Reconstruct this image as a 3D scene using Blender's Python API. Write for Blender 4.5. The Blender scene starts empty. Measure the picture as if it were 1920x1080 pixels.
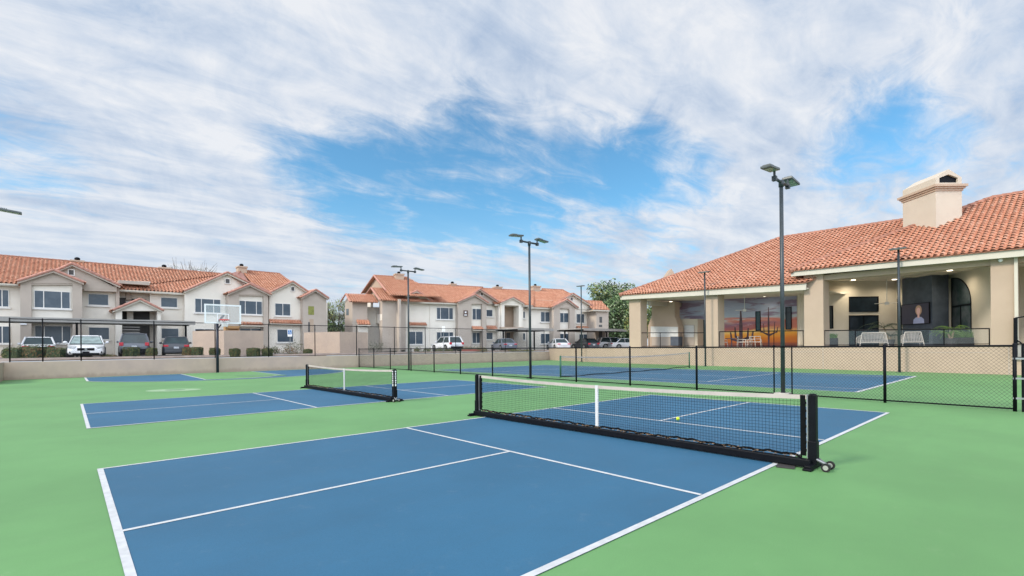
import bpy, bmesh, math, random
from mathutils import Vector, Matrix
random.seed(7)
sc = bpy.context.scene
col = sc.collection
V = Vector
# ------------------------------------------------------------------ camera
CX, CY0, F, ROLL, YAW = 960.0, 649.75, 913.46, -0.0089, 0.7411
C = V((-0.2907, -8.4588, 1.5745))
FW = V((math.sin(YAW), math.cos(YAW), 0))
_r0 = V((math.cos(YAW), -math.sin(YAW), 0)); _u0 = V((0, 0, 1))
RT = _r0 * math.cos(ROLL) + _u0 * math.sin(ROLL)
UP = _u0 * math.cos(ROLL) - _r0 * math.sin(ROLL)
cam = bpy.data.cameras.new('camera'); cam_o = bpy.data.objects.new('camera', cam); col.objects.link(cam_o)
cam.sensor_width = 36; cam.lens = 36 * F / 1920; cam.shift_y = (CY0 - 540) / 1920
cam.clip_start = 0.05; cam.clip_end = 3000
m = Matrix((RT, UP, -FW)).transposed().to_4x4(); m.translation = C
cam_o.matrix_world = m
sc.camera = cam_o
# ------------------------------------------------------------------ light
SUN_EL, SUN_AZ = math.radians(36), (-0.96, 0.28)
sv = V((SUN_AZ[0], SUN_AZ[1], 0)).normalized() * math.cos(SUN_EL); sv.z = math.sin(SUN_EL)
sl = bpy.data.lights.new('sun', 'SUN'); sl.energy = 2.5; sl.angle = math.radians(11); sl.color = (1, 0.90, 0.76)
so = bpy.data.objects.new('sun', sl); col.objects.link(so)
so.rotation_euler = sv.to_track_quat('Z', 'Y').to_euler()
sc.view_settings.view_transform = 'Standard'; sc.view_settings.look = 'None'
sc.view_settings.exposure = 0.22; sc.view_settings.gamma = 1
# ------------------------------------------------------------------ node helper
class N:
    def __init__(s, nt): s.t = nt; s.n = nt.nodes; s.l = nt.links
    def new(s, typ, **kw):
        n = s.n.new(typ)
        for k, v in kw.items():
            if k.startswith('i_'):
                key = k[2:]
                key = int(key) if key.isdigit() else key
                s.put(n.inputs[key], v)
            else: setattr(n, k, v)
        return n
    def put(s, inp, v):
        if isinstance(v, bpy.types.NodeSocket): s.l.new(v, inp)
        else: inp.default_value = v
    def math(s, op, a, b=None, c=None, clamp=False):
        n = s.n.new('ShaderNodeMath'); n.operation = op; n.use_clamp = clamp
        s.put(n.inputs[0], a)
        if b is not None: s.put(n.inputs[1], b)
        if c is not None: s.put(n.inputs[2], c)
        return n.outputs[0]
    def vm(s, op, a, b=None):
        n = s.n.new('ShaderNodeVectorMath'); n.operation = op; s.put(n.inputs[0], a)
        if b is not None: s.put(n.inputs[1], b)
        return n.outputs['Value'] if op in ('DOT_PRODUCT', 'LENGTH') else n.outputs[0]
    def mix(s, f, a, b, mode='MIX'):
        n = s.n.new('ShaderNodeMix'); n.data_type = 'RGBA'; n.blend_type = mode
        s.put(n.inputs[0], f); s.put(n.inputs[6], a); s.put(n.inputs[7], b); return n.outputs[2]
    def ramp(s, f, stops, interp='LINEAR'):
        n = s.n.new('ShaderNodeValToRGB'); s.put(n.inputs[0], f); cr = n.color_ramp; cr.interpolation = interp
        while len(cr.elements) < len(stops): cr.elements.new(0.5)
        for e, (p, c) in zip(cr.elements, stops):
            e.position = p; e.color = c if len(c) == 4 else (*c, 1)
        return n.outputs[0]
    def noise(s, vec, scale, detail=2, rough=0.5, dist=0, lac=2.0):
        n = s.n.new('ShaderNodeTexNoise'); s.put(n.inputs['Vector'], vec)
        n.inputs['Scale'].default_value = scale; n.inputs['Detail'].default_value = detail
        n.inputs['Roughness'].default_value = rough; n.inputs['Distortion'].default_value = dist
        return n.outputs[0]
    def sstep(s, x, a, b):
        n = s.n.new('ShaderNodeMapRange'); n.interpolation_type = 'SMOOTHSTEP'
        s.put(n.inputs[0], x); n.inputs[1].default_value = a; n.inputs[2].default_value = b
        return n.outputs[0]

def pray(x, y): return FW + RT * ((x - CX) / F) + UP * ((CY0 - y) / F)
# ------------------------------------------------------------------ world: Nishita sky with cirrus sheets
w = bpy.data.worlds.new('World'); sc.world = w; w.use_nodes = True
nt = N(w.node_tree); w.node_tree.nodes.clear()
sky = nt.new('ShaderNodeTexSky', sky_type='NISHITA', sun_disc=False, sun_elevation=SUN_EL)
sky.sun_rotation = math.atan2(SUN_AZ[0], SUN_AZ[1])
sky.air_density = 1.0; sky.dust_density = 0.6; sky.ozone_density = 2.5
D = nt.new('ShaderNodeTexCoord').outputs['Generated']
sep = nt.new('ShaderNodeSeparateXYZ', i_0=D)
zz = nt.math('MAXIMUM', nt.math('ADD', sep.outputs[2], 0.10), 0.03)
pv = nt.new('ShaderNodeCombineXYZ', i_0=nt.math('DIVIDE', sep.outputs[0], zz), i_1=nt.math('DIVIDE', sep.outputs[1], zz), i_2=0.0).outputs[0]
def stretch(rot, sx, sy, off=(0, 0, 0)):
    mp = nt.new('ShaderNodeMapping'); mp.vector_type = 'POINT'
    nt.put(mp.inputs[0], pv); mp.inputs['Rotation'].default_value = (0, 0, rot)
    mp.inputs['Scale'].default_value = (sx, sy, 1); mp.inputs['Location'].default_value = off
    return mp.outputs[0]
# the streets of cirrus run from the far left towards the right front
big = nt.noise(stretch(math.radians(28), 0.75, 1.35, (3.1, 1.7, 0)), 1.3, 9, 0.62, 0.7)
fine = nt.noise(stretch(math.radians(34), 1.0, 2.0, (7.3, 2.2, 0)), 3.2, 8, 0.64, 0.8)
puff = nt.noise(D, 9.0, 8, 0.62, 0.5)
dens = nt.math('ADD', nt.math('MULTIPLY', nt.math('SUBTRACT', big, 0.20), 0.55), nt.math('ADD', nt.math('MULTIPLY', fine, 0.52), nt.math('MULTIPLY', puff, 0.30)))
# openings of clear sky (direction on the sky, angular radius in degrees, depth)
HOLES = [((560, 305), 3.2, .16), ((640, 322), 3.6, .26), ((740, 335), 4.2, .34), ((850, 345), 4.6, .36), ((950, 372), 3.6, .26), ((1010, 345), 3.6, .20), ((870, 205), 2.6, .20), ((950, 225), 3.0, .24),
         ((1040, 255), 3.2, .26), ((1140, 285), 3.4, .28), ((1235, 300), 3.4, .24), ((1650, 290), 3.4, .30), ((1570, 225), 2.8, .12), ((45, 285), 2.8, .22), ((190, 292), 2.4, .16), ((320, 330), 2.4, .14), ((260, 15), 3.0, .16),
         ((700, 45), 3, .12), ((1430, 10), 3.5, .14), ((470, 335), 3, .12), ((1130, 350), 3, .14), ((1300, 355), 3.0, .14),
         ((1000, 60), 9, -.16), ((820, 110), 7, -.14), ((1200, 150), 6, -.14), ((1400, 180), 6, -.10), ((600, 130), 6, -.12), ((1060, 170), 4, -.14), ((350, 200), 7, -.12), ((100, 120), 8, -.12), ((1750, 120), 9, -.10), ((1500, 400), 6, -.10), ((700, 440), 6, -.12), ((300, 420), 6, -.12)]
hole = None
for (hx, hy), rad, dep in HOLES:
    d = pray(hx, hy).normalized()
    dt = nt.vm('DOT_PRODUCT', D, tuple(d))
    g = nt.math('MULTIPLY', nt.sstep(dt, math.cos(math.radians(rad * 2.4)), math.cos(math.radians(rad * 0.1))), dep)
    hole = g if hole is None else nt.math('ADD', hole, g)
dens = nt.math('SUBTRACT', dens, nt.math('MULTIPLY', nt.math('MINIMUM', hole, 0.40), 0.67))
cover = nt.sstep(dens, 0.25, 0.64)
haze = nt.sstep(sep.outputs[2], 0.30, 0.0)
cover = nt.math('MAXIMUM', cover, nt.math('MULTIPLY', haze, 0.92))
cover = nt.math('MULTIPLY', cover, 0.97)
thick = nt.noise(stretch(math.radians(30), 0.6, 1.6, (9.0, 4.0, 0)), 1.9, 5, 0.55, 0.3)
cc = nt.ramp(nt.math('ADD', nt.math('MULTIPLY', thick, 0.45), nt.math('ADD', nt.math('MULTIPLY', fine, 0.25), nt.math('MULTIPLY', puff, 0.30))), [(0.38, (0.42, 0.52, 0.68)), (0.48, (0.60, 0.67, 0.78)), (0.58, (0.80, 0.82, 0.86))])
# low down the cloud sheet is thicker and greyer blue
low = nt.sstep(sep.outputs[2], 0.34, 0.05)
cc = nt.mix(nt.math('MULTIPLY', low, 0.45), cc, (0.60, 0.665, 0.76, 1))
skyc = nt.mix(1.0, sky.outputs[0], (0.75, 1.22, 1.28, 1), 'MULTIPLY')
bg1 = nt.new('ShaderNodeBackground', i_0=skyc, i_1=0.13)
# extra cloud brightness added behind the viewer, out of view, to light the facades
facade_fill = nt.sstep(nt.vm('DOT_PRODUCT', D, tuple(V((-0.50, -0.70, 0.38)).normalized())), 0.10, 1.0)
bg2 = nt.new('ShaderNodeBackground', i_0=cc, i_1=nt.math('ADD', nt.math('MULTIPLY', facade_fill, 2.5), 0.92))
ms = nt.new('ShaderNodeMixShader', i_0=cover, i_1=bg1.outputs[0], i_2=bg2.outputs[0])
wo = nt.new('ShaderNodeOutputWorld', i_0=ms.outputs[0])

# ------------------------------------------------------------------ materials
def mat(name, c, rough=0.7, var=0.10, scale=1.5, bump=0.0, bscale=60, metal=0.0, spec=0.5, c2=None, emit=None, alpha=None, detail=5):
    m = bpy.data.materials.new(name); m.use_nodes = True; t = N(m.node_tree)
    b = m.node_tree.nodes['Principled BSDF']
    co = t.new('ShaderNodeTexCoord').outputs['Object']
    if c2 is None: c2 = tuple(min(1, x * (1 - var)) for x in c)
    n1 = t.noise(co, scale, detail, 0.6)
    f = t.sstep(n1, 0.33, 0.67)
    colr = t.mix(f, (*c, 1), (*c2, 1))
    t.put(b.inputs['Base Color'], colr); b.inputs['Roughness'].default_value = rough
    b.inputs['Metallic'].default_value = metal; b.inputs['Specular IOR Level'].default_value = spec
    if bump:
        bn = t.new('ShaderNodeBump', i_Strength=bump, i_Distance=0.02, i_Height=t.noise(co, bscale, 3, 0.6))
        t.put(b.inputs['Normal'], bn.outputs[0])
    if emit:
        b.inputs['Emission Color'].default_value = (*emit[0], 1); b.inputs['Emission Strength'].default_value = emit[1]
    if alpha is not None: b.inputs['Alpha'].default_value = alpha
    return m

def court_mat(name, c):
    m = bpy.data.materials.new(name); m.use_nodes = True; t = N(m.node_tree)
    b = m.node_tree.nodes['Principled BSDF']
    co = t.new('ShaderNodeTexCoord').outputs['Object']
    base = t.mix(t.sstep(t.noise(co, 0.32, 5, 0.6), 0.30, 0.72), tuple(x * 1.06 for x in c) + (1,), tuple(x * 0.86 for x in c) + (1,))
    st = t.new('ShaderNodeMapping'); t.put(st.inputs[0], co); st.inputs['Scale'].default_value = (0.5, 3.0, 1)
    base = t.mix(t.math('MULTIPLY', t.sstep(t.noise(st.outputs[0], 1.4, 4, 0.6), 0.45, 0.75), 0.28), base, tuple(x * 0.80 + 0.01 for x in c) + (1,))
    base = t.mix(t.math('MULTIPLY', t.sstep(t.noise(co, 120, 3, 0.75), 0.45, 0.75), 0.42), base, tuple(x * 0.55 for x in c) + (1,))
    # dust and scuffs
    base = t.mix(t.math('MULTIPLY', t.sstep(t.noise(co, 3.0, 8, 0.75), 0.56, 0.80), 0.10), base, (0.52, 0.50, 0.42, 1))
    base = t.mix(t.math('MULTIPLY', t.sstep(t.noise(co, 9.0, 6, 0.8), 0.67, 0.76), 0.22), base, tuple(x * 0.5 for x in c) + (1,))
    t.put(b.inputs['Base Color'], base); b.inputs['Roughness'].default_value = 0.62
    b.inputs['Specular IOR Level'].default_value = 0.35
    bn = t.new('ShaderNodeBump', i_Strength=0.35, i_Distance=0.004, i_Height=t.noise(co, 180, 2, 0.6))
    t.put(b.inputs['Normal'], bn.outputs[0])
    return m

def tile_mat(name, stops, rough=0.75):
    m = bpy.data.materials.new(name); m.use_nodes = True; t = N(m.node_tree)
    b = m.node_tree.nodes['Principled BSDF']
    uv = t.new('ShaderNodeUVMap').outputs[0]
    fl = t.vm('FLOOR', uv)
    wn = t.new('ShaderNodeTexWhiteNoise', i_Vector=fl); wn.noise_dimensions = '2D'
    c = t.ramp(wn.outputs[0], stops)
    co = t.new('ShaderNodeTexCoord').outputs['Object']
    c = t.mix(t.math('MULTIPLY', t.sstep(t.noise(co, 0.8, 5, 0.65), 0.4, 0.75), 0.18), c, (0.34, 0.17, 0.11, 1))
    c = t.mix(t.math('MULTIPLY', t.sstep(t.noise(co, 7.0, 5, 0.7), 0.55, 0.8), 0.14), c, (0.56, 0.40, 0.29, 1))
    t.put(b.inputs['Base Color'], c); b.inputs['Roughness'].default_value = rough; b.inputs['Specular IOR Level'].default_value = 0.25
    return m

M = {}
M['green'] = court_mat('green_acrylic', (0.128, 0.290, 0.105))
M['blue'] = court_mat('blue_acrylic', (0.029, 0.118, 0.210))
M['line'] = mat('line_paint', (0.54, 0.55, 0.56), 0.65, 0.16, 9)
M['ring'] = mat('pale_patch_paint', (0.29, 0.43, 0.25), 0.7, 0.15, 5)
M['stain'] = mat('dried_puddle_stain', (0.13, 0.26, 0.13), 0.7, 0.2, 5)
M['asphalt'] = mat('asphalt', (0.11, 0.11, 0.11), 0.9, 0.3, 0.7, 0.4, 40)
M['gravel'] = mat('desert_gravel', (0.42, 0.30, 0.22), 0.95, 0.35, 2.5, 0.8, 22)
M['concrete'] = mat('concrete', (0.45, 0.42, 0.38), 0.85, 0.2, 2, 0.2, 40)
M['kerb'] = mat('kerb_concrete', (0.48, 0.40, 0.35), 0.85, 0.2, 2)
M['redkerb'] = mat('red_kerb_paint', (0.50, 0.10, 0.07), 0.7, 0.25, 3)
M['wallA'] = mat('tan_stucco', (0.49, 0.375, 0.295), 0.9, 0.10, 0.9, 0.5, 55, c2=(0.43, 0.335, 0.27))
M['club'] = mat('clubhouse_stucco', (0.45, 0.345, 0.26), 0.9, 0.07, 0.7, 0.4, 45)
M['clubin'] = mat('porch_stucco', (0.62, 0.55, 0.44), 0.9, 0.08, 0.7, 0.3, 45)
M['cream'] = mat('cream_stucco', (0.76, 0.71, 0.625), 0.9, 0.07, 0.8, 0.4, 45)
M['taupe'] = mat('taupe_stucco', (0.46, 0.395, 0.335), 0.9, 0.08, 0.8, 0.4, 45)
M['trim'] = mat('painted_trim', (0.55, 0.515, 0.435), 0.7, 0.06, 1.5)
M['wtrim'] = mat('white_window_trim', (0.72, 0.70, 0.66), 0.6, 0.06, 2)
M['ceil'] = mat('porch_ceiling', (0.68, 0.62, 0.52), 0.9, 0.05, 1)
M['pane'] = mat('dark_window_pane', (0.035, 0.060, 0.085), 0.22, 0.35, 1.2, c2=(0.06, 0.085, 0.11))
M['glass_dark'] = mat('porch_glass', (0.02, 0.03, 0.04), 0.08, 0.4, 1.5); M['arch_glass'] = mat('arched_window_glass', (0.13, 0.15, 0.16), 0.12, 0.4, 1.1, c2=(0.05, 0.08, 0.08))  # arched glass: reflections put into the colour as a paler mottle
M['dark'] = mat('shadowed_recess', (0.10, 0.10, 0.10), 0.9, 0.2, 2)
M['black'] = mat('black_powder_coat', (0.005, 0.006, 0.009), 0.5, 0.3, 8, spec=0.12)
M['chain'] = mat('black_vinyl_wire', (0.022, 0.024, 0.026), 0.6, 0.2, 8)
M['pole'] = mat('bronze_pole_paint', (0.030, 0.042, 0.050), 0.40, 0.3, 3)
M['lamp'] = mat('lamp_housing', (0.085, 0.10, 0.10), 0.35, 0.25, 6)
M['lens'] = mat('led_lens', (0.38, 0.43, 0.38), 0.25, 0.2, 12)
M['navy'] = mat('navy_steel', (0.008, 0.014, 0.030), 0.4, 0.2, 4)
M['netw'] = mat('net_cord', (0.006, 0.007, 0.008), 0.9, 0.2, 8, spec=0.1)
M['band'] = mat('net_headband', (0.46, 0.41, 0.37), 0.8, 0.15, 3)
M['strap'] = mat('white_strap', (0.60, 0.60, 0.60), 0.7, 0.08, 8)
M['debris'] = mat('dry_leaf_debris', (0.25, 0.16, 0.09), 0.9, 0.5, 25)
M['plastic'] = mat('wheel_plastic', (0.36, 0.37, 0.33), 0.5, 0.2, 20)
M['rubber'] = mat('black_rubber', (0.01, 0.01, 0.01), 0.8, 0.2, 20)
M['steel'] = mat('galvanised_steel', (0.35, 0.37, 0.38), 0.4, 0.2, 8, metal=0.7)
M['dkgreen'] = mat('green_net_post', (0.010, 0.115, 0.060), 0.45, 0.2, 4)
M['orange'] = mat('rim_red', (0.62, 0.03, 0.03), 0.5, 0.1, 4)
M['white'] = mat('white_paint', (0.78, 0.79, 0.80), 0.5, 0.05, 4)
M['clear'] = mat('clear_panel', (0.75, 0.82, 0.84), 0.05, 0.02, 4, alpha=0.16); M['rail_glass'] = mat('railing_glass', (0.25, 0.32, 0.36), 0.05, 0.02, 4, alpha=0.07, spec=0.2)
M['ball'] = mat('ball_yellow', (0.62, 0.80, 0.04), 0.6, 0.1, 30)
M['tile'] = tile_mat('terracotta_tile', [(0, (0.45, 0.20, 0.125)), (0.3, (0.51, 0.245, 0.155)), (0.6, (0.54, 0.265, 0.17)), (0.85, (0.58, 0.32, 0.22)), (1, (0.485, 0.23, 0.145))])
M['cap'] = mat('ridge_tile', (0.36, 0.16, 0.105), 0.75, 0.3, 3)  # darker than the roof tiles, mortar shadow put into the colour
M['rake'] = mat('rake_tile', (0.52, 0.26, 0.20), 0.75, 0.3, 4)
M['leafA'] = mat('hedge_leaf', (0.075, 0.110, 0.035), 0.7, 0.4, 8)
M['leafB'] = mat('hedge_leaf_light', (0.16, 0.17, 0.055), 0.7, 0.4, 8)
M['leafR'] = mat('hedge_leaf_rusty', (0.26, 0.13, 0.055), 0.8, 0.4, 8)
M['leafD'] = mat('leaf_dark', (0.035, 0.070, 0.030), 0.7, 0.4, 4)
M['leafM'] = mat('leaf_mid', (0.12, 0.20, 0.07), 0.7, 0.4, 4)
M['leafL'] = mat('leaf_pale', (0.32, 0.38, 0.22), 0.8, 0.3, 4)
M['leafY'] = mat('leaf_yellow_green', (0.26, 0.27, 0.07), 0.8, 0.3, 4)
M['bark'] = mat('bark', (0.13, 0.10, 0.075), 0.95, 0.4, 6, 0.6, 20)
M['pbark'] = mat('palm_trunk', (0.42, 0.32, 0.20), 0.95, 0.4, 14, 0.6, 20)
M['grass'] = mat('planter_grass', (0.16, 0.30, 0.05), 0.7, 0.4, 10)
M['planter'] = mat('charcoal_planter', (0.05, 0.045, 0.045), 0.6, 0.2, 6)
M['chimney'] = mat('chimney_stucco', (0.54, 0.475, 0.39), 0.9, 0.07, 0.8, 0.4, 45)
M['sag'] = mat('saguaro_paint', (0.14, 0.085, 0.10), 0.8, 0.3, 3)
M['slate'] = mat('charcoal_wall', (0.09, 0.11, 0.145), 0.75, 0.3, 1.6, 0.2, 30)
M['rope'] = mat('white_rope_frame', (0.52, 0.47, 0.42), 0.7, 0.1, 8)
M['cushion'] = mat('grey_cushion', (0.24, 0.23, 0.22), 0.9, 0.15, 8)
M['card'] = mat('cardboard', (0.45, 0.26, 0.11), 0.85, 0.15, 4)
M['signblue'] = mat('sign_blue', (0.03, 0.16, 0.42), 0.5, 0.05, 4)
M['plaque'] = mat('plaque_brown', (0.10, 0.06, 0.05), 0.6, 0.1, 4)
M['lit'] = mat('lit_downlight', (0.9, 0.85, 0.75), 0.5, 0.02, 4, emit=((1, 0.90, 0.70), 4.0))
M['litwall'] = mat('lit_stair_wall_yellow', (0.78, 0.68, 0.45), 0.9, 0.05, 4)  # yellow light in the stair slots put into the colour
M['grey'] = mat('grey_metal_deck', (0.32, 0.31, 0.29), 0.7, 0.15, 1.2)
M['counter'] = mat('white_tile_counter', (0.66, 0.66, 0.64), 0.4, 0.1, 6)
M['teal'] = mat('teal_door_glass', (0.03, 0.075, 0.085), 0.25, 0.3, 2)
M['tailred'] = mat('tail_lamp_red', (0.55, 0.02, 0.04), 0.25, 0.1, 10)
M['headl'] = mat('head_lamp_clear', (0.55, 0.58, 0.60), 0.15, 0.3, 20)
M['cglass'] = mat('car_glass', (0.03, 0.05, 0.055), 0.06, 0.4, 1.5)
M['cglass2'] = mat('car_windscreen_sunshade', (0.28, 0.36, 0.35), 0.12, 0.4, 2.5)
M['plate'] = mat('licence_plate', (0.55, 0.58, 0.62), 0.5, 0.1, 10)
def paint(name, c, metal=0.0):
    m = mat(name, c, 0.28, 0.05, 1.2, metal=metal); b = m.node_tree.nodes['Principled BSDF']
    b.inputs['Coat Weight'].default_value = 0.6; b.inputs['Coat Roughness'].default_value = 0.06
    return m
M['pwhite'] = paint('white_car_paint', (0.74, 0.75, 0.77)); M['psilver'] = paint('silver_car_paint', (0.60, 0.61, 0.63), 0.1)
M['pgrey'] = paint('grey_car_paint', (0.09, 0.10, 0.12), 0.3); M['pblack'] = paint('black_car_paint', (0.018, 0.022, 0.032))
M['pblue'] = paint('slate_car_paint', (0.16, 0.18, 0.23), 0.3)

# ------------------------------------------------------------------ mesh helpers
def tag(o, label=None, cat=None, group=None, kind=None):
    if label: o['label'] = label
    if cat: o['category'] = cat
    if group: o['group'] = group
    if kind: o['kind'] = kind
    return o
ORG = {}
def thing(name, label, cat, loc=(0, 0, 0), group=None, rz=0):
    o = bpy.data.objects.new(name, None); col.objects.link(o); o.location = loc; o.rotation_euler = (0, 0, rz)
    o.empty_display_size = 0.2; ORG[o.name] = V(loc); return tag(o, label, cat, group)
class MB:
    def __init__(s): s.v = []; s.f = []; s.m = []; s.uv = None
    def add(s, vs, fs, m=0):
        b = len(s.v); s.v += [V(v) for v in vs]; s.f += [tuple(i + b for i in f) for f in fs]; s.m += [m] * len(fs)
    def box(s, x0, x1, y0, y1, z0, z1, m=0, bev=0):
        vs = [(x, y, z) for z in (z0, z1) for y in (y0, y1) for x in (x0, x1)]
        s.add(vs, [(0, 2, 3, 1), (4, 5, 7, 6), (0, 1, 5, 4), (2, 6, 7, 3), (0, 4, 6, 2), (1, 3, 7, 5)], m)
    def obox(s, c, ax, ay, az, m=0):   # centre and three half-axis vectors
        c = V(c); ax, ay, az = V(ax), V(ay), V(az)
        vs = [c + ax * i + ay * j + az * k for k in (-1, 1) for j in (-1, 1) for i in (-1, 1)]
        s.add(vs, [(0, 2, 3, 1), (4, 5, 7, 6), (0, 1, 5, 4), (2, 6, 7, 3), (0, 4, 6, 2), (1, 3, 7, 5)], m)
    def prism(s, poly, vec, m=0):
        n = len(poly); vec = V(vec); a = [V(p) for p in poly]
        s.add(a + [p + vec for p in a], [tuple(range(n - 1, -1, -1)), tuple(range(n, 2 * n))] + [(i, (i + 1) % n, (i + 1) % n + n, i + n) for i in range(n)], m)
    def tube(s, p0, p1, r, n=8, r2=None, m=0, cap=True):
        p0, p1 = V(p0), V(p1); d = (p1 - p0)
        if d.length < 1e-6: return
        d.normalize(); a = d.orthogonal().normalized(); b = d.cross(a); r2 = r if r2 is None else r2
        vs = [p + (a * math.cos(2 * math.pi * i / n) + b * math.sin(2 * math.pi * i / n)) * q for p, q in ((p0, r), (p1, r2)) for i in range(n)]
        fs = [(i, (i + 1) % n, (i + 1) % n + n, i + n) for i in range(n)]
        if cap: fs += [tuple(range(n - 1, -1, -1)), tuple(range(n, 2 * n))]
        s.add(vs, fs, m)
    def path(s, pts, r, n=8, m=0):
        for a, b in zip(pts, pts[1:]): s.tube(a, b, r, n, m=m)
    def face(s, poly, m=0): s.add(poly, [tuple(range(len(poly)))], m)
    def sphere(s, c, r, n=12, k=8, m=0, sc=(1, 1, 1)):
        c = V(c); vs = []
        for i in range(k + 1):
            t = math.pi * i / k
            for j in range(n):
                p = 2 * math.pi * j / n
                vs.append(c + V((r * math.sin(t) * math.cos(p) * sc[0], r * math.sin(t) * math.sin(p) * sc[1], r * math.cos(t) * sc[2])))
        s.add(vs, [(i * n + j, (i + 1) * n + j, (i + 1) * n + (j + 1) % n, i * n + (j + 1) % n) for i in range(k) for j in range(n)], m)
    def build(s, name, mats, parent=None, origin=None, smooth=False, bevel=0):
        if not isinstance(mats, (list, tuple)): mats = [mats]
        if parent is not None:
            top = parent
            while top.parent is not None: top = top.parent
            org = ORG[top.name]
        elif origin is not None: org = V(origin)
        elif s.v:
            xs = [v.x for v in s.v]; ys = [v.y for v in s.v]; org = V(((min(xs) + max(xs)) / 2, (min(ys) + max(ys)) / 2, min(v.z for v in s.v)))
        else: org = V()
        me = bpy.data.meshes.new(name); me.from_pydata([tuple(v - org) for v in s.v], [], s.f)
        for mt in mats: me.materials.append(mt)
        me.polygons.foreach_set('material_index', s.m)
        if s.uv:
            ul = me.uv_layers.new(name='UVMap'); k = 0
            for p in me.polygons:
                for li in p.loop_indices: ul.data[li].uv = s.uv[k]; k += 1
        me.update()
        if smooth: me.polygons.foreach_set('use_smooth', [True] * len(me.polygons)); me.update()
        o = bpy.data.objects.new(name, me); col.objects.link(o)
        if bevel:
            md = o.modifiers.new('bevel', 'BEVEL'); md.width = bevel; md.segments = 2; md.limit_method = 'ANGLE'
        if parent is not None: o.parent = parent
        else: o.location = org; ORG[o.name] = org
        return o
def copy_tree(o, parent=None):
    c = o.copy(); col.objects.link(c)
    if parent is not None: c.parent = parent
    else: ORG[c.name] = V(o.location)
    for ch in [x for x in list(col.objects) if x.parent == o]: copy_tree(ch, c)
    return c
def struct(mb, name, mt): return tag(mb.build(name, mt, origin=(0, 0, 0)), kind='structure')

def gnd(px, py, z=0.0):
    d = pray(px, py); t = (z - C.z) / d.z; return C + d * t
def atk(px, py, k): return C + pray(px, py) * k
def onp(px, py, p, n):
    d = pray(px, py); return C + d * ((V(p) - C).dot(n) / d.dot(n))
def horiz(px): return CY0 - (px - CX) * math.tan(-ROLL)*-1 if False else CY0 + (CX - px) * 0.0089

# ------------------------------------------------------------------ tiled roof faces (real barrel profile)
def tile_face(name, poly, parent, w=0.27, c=0.37, amp=0.08, step=0.055, ns=6, mt='tile', clip=None, thick=True):
    P = [V(p) for p in poly]
    n = (P[1] - P[0]).cross(P[2] - P[0]).normalized()
    if n.z < 0: n = -n
    e = V((n.y, -n.x, 0)).normalized(); up = n.cross(e)
    if up.z < 0: up = -up; e = -e
    o = P[0]
    A = [(p - o).dot(e) for p in P]; B = [(p - o).dot(up) for p in P]
    a0, a1, b0, b1 = min(A), max(A), min(B), max(B)
    bm = bmesh.new(); uvl = bm.loops.layers.uv.new('UVMap')
    na = int((a1 - a0) / w) + 2; nb = int((b1 - b0) / c) + 1
    def prof(i):
        t = (i % ns) / ns
        return 0.0 if t <= 0.26 else amp * (abs(math.sin(math.pi * (t - 0.25) / 0.75)) ** 0.6)
    cap_ = [prof(i) > .4 * amp and prof(i + 1) > .4 * amp for i in range(ns)]
    for j in range(nb):
        bb0 = b0 + j * c; bb1 = bb0 + c
        lo = []; hi = []; un = []
        for i in range(na * ns + 1):
            a = a0 + i * w / ns; h = prof(i)
            jit = 0.006 * math.sin(i // ns * 12.9 + j * 7.7)
            lo.append(bm.verts.new(o + e * a + up * bb0 + n * (h + step + jit)))
            hi.append(bm.verts.new(o + e * a + up * bb1 + n * (h * 0.92 + jit)))
            un.append(bm.verts.new(o + e * a + up * bb0 + n * (-0.03 if j == 0 else h * 0.92)))
        for i in range(na * ns):
            for q, vv in (((lo[i], lo[i + 1], hi[i + 1], hi[i]), .5), ((un[i], un[i + 1], lo[i + 1], lo[i]), .5)):
                if q[0] is un[i] and cap_[i % ns]: continue      # barrel ends stay hollow
                f = bm.faces.new(q)
                for lp in f.loops: lp[uvl].uv = (i // ns + 0.5, j + vv)
    m_ = len(P)
    cen = sum(P, V()) / m_
    for i in range(m_):
        p, q = P[i], P[(i + 1) % m_]
        no = (q - p).cross(n).normalized()
        if no.dot(cen - p) > 0: no = -no
        if abs((q - p).normalized().dot(e)) > 0.999 and (p - o).dot(up) < b0 + 0.01: continue
        bmesh.ops.bisect_plane(bm, geom=bm.verts[:] + bm.edges[:] + bm.faces[:], plane_co=p, plane_no=no, clear_outer=True)
    mb = MB(); bm.verts.index_update(); mb.v = [v.co.copy() for v in bm.verts]; mb.uv = []
    for f in bm.faces:
        mb.f.append(tuple(v.index for v in f.verts)); mb.m.append(0)
        for lp in f.loops: mb.uv.append(tuple(lp[uvl].uv))
    bm.free()
    # deck under the tiles
    under = [p - n * 0.035 for p in P]
    k = len(mb.v); mb.v += under; mb.f.append(tuple(range(k, k + m_))); mb.m.append(0); mb.uv += [(0.5, 0.5)] * m_
    return mb.build(name, M[mt], parent)
def caps(p0, p1, parent, r=0.11, step=0.42, name='ridge_tiles', mt='cap'):
    p0, p1 = V(p0), V(p1); L = (p1 - p0).length; d = (p1 - p0) / L; mb = MB(); k = max(1, int(L / step))
    for i in range(k):
        a = p0 + d * (L * i / k); b = p0 + d * (L * (i + 1.12) / k)
        mb.tube(a, b, r * 1.12, 8, r * 0.92)
    return mb.build(name, M[mt], parent)

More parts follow.
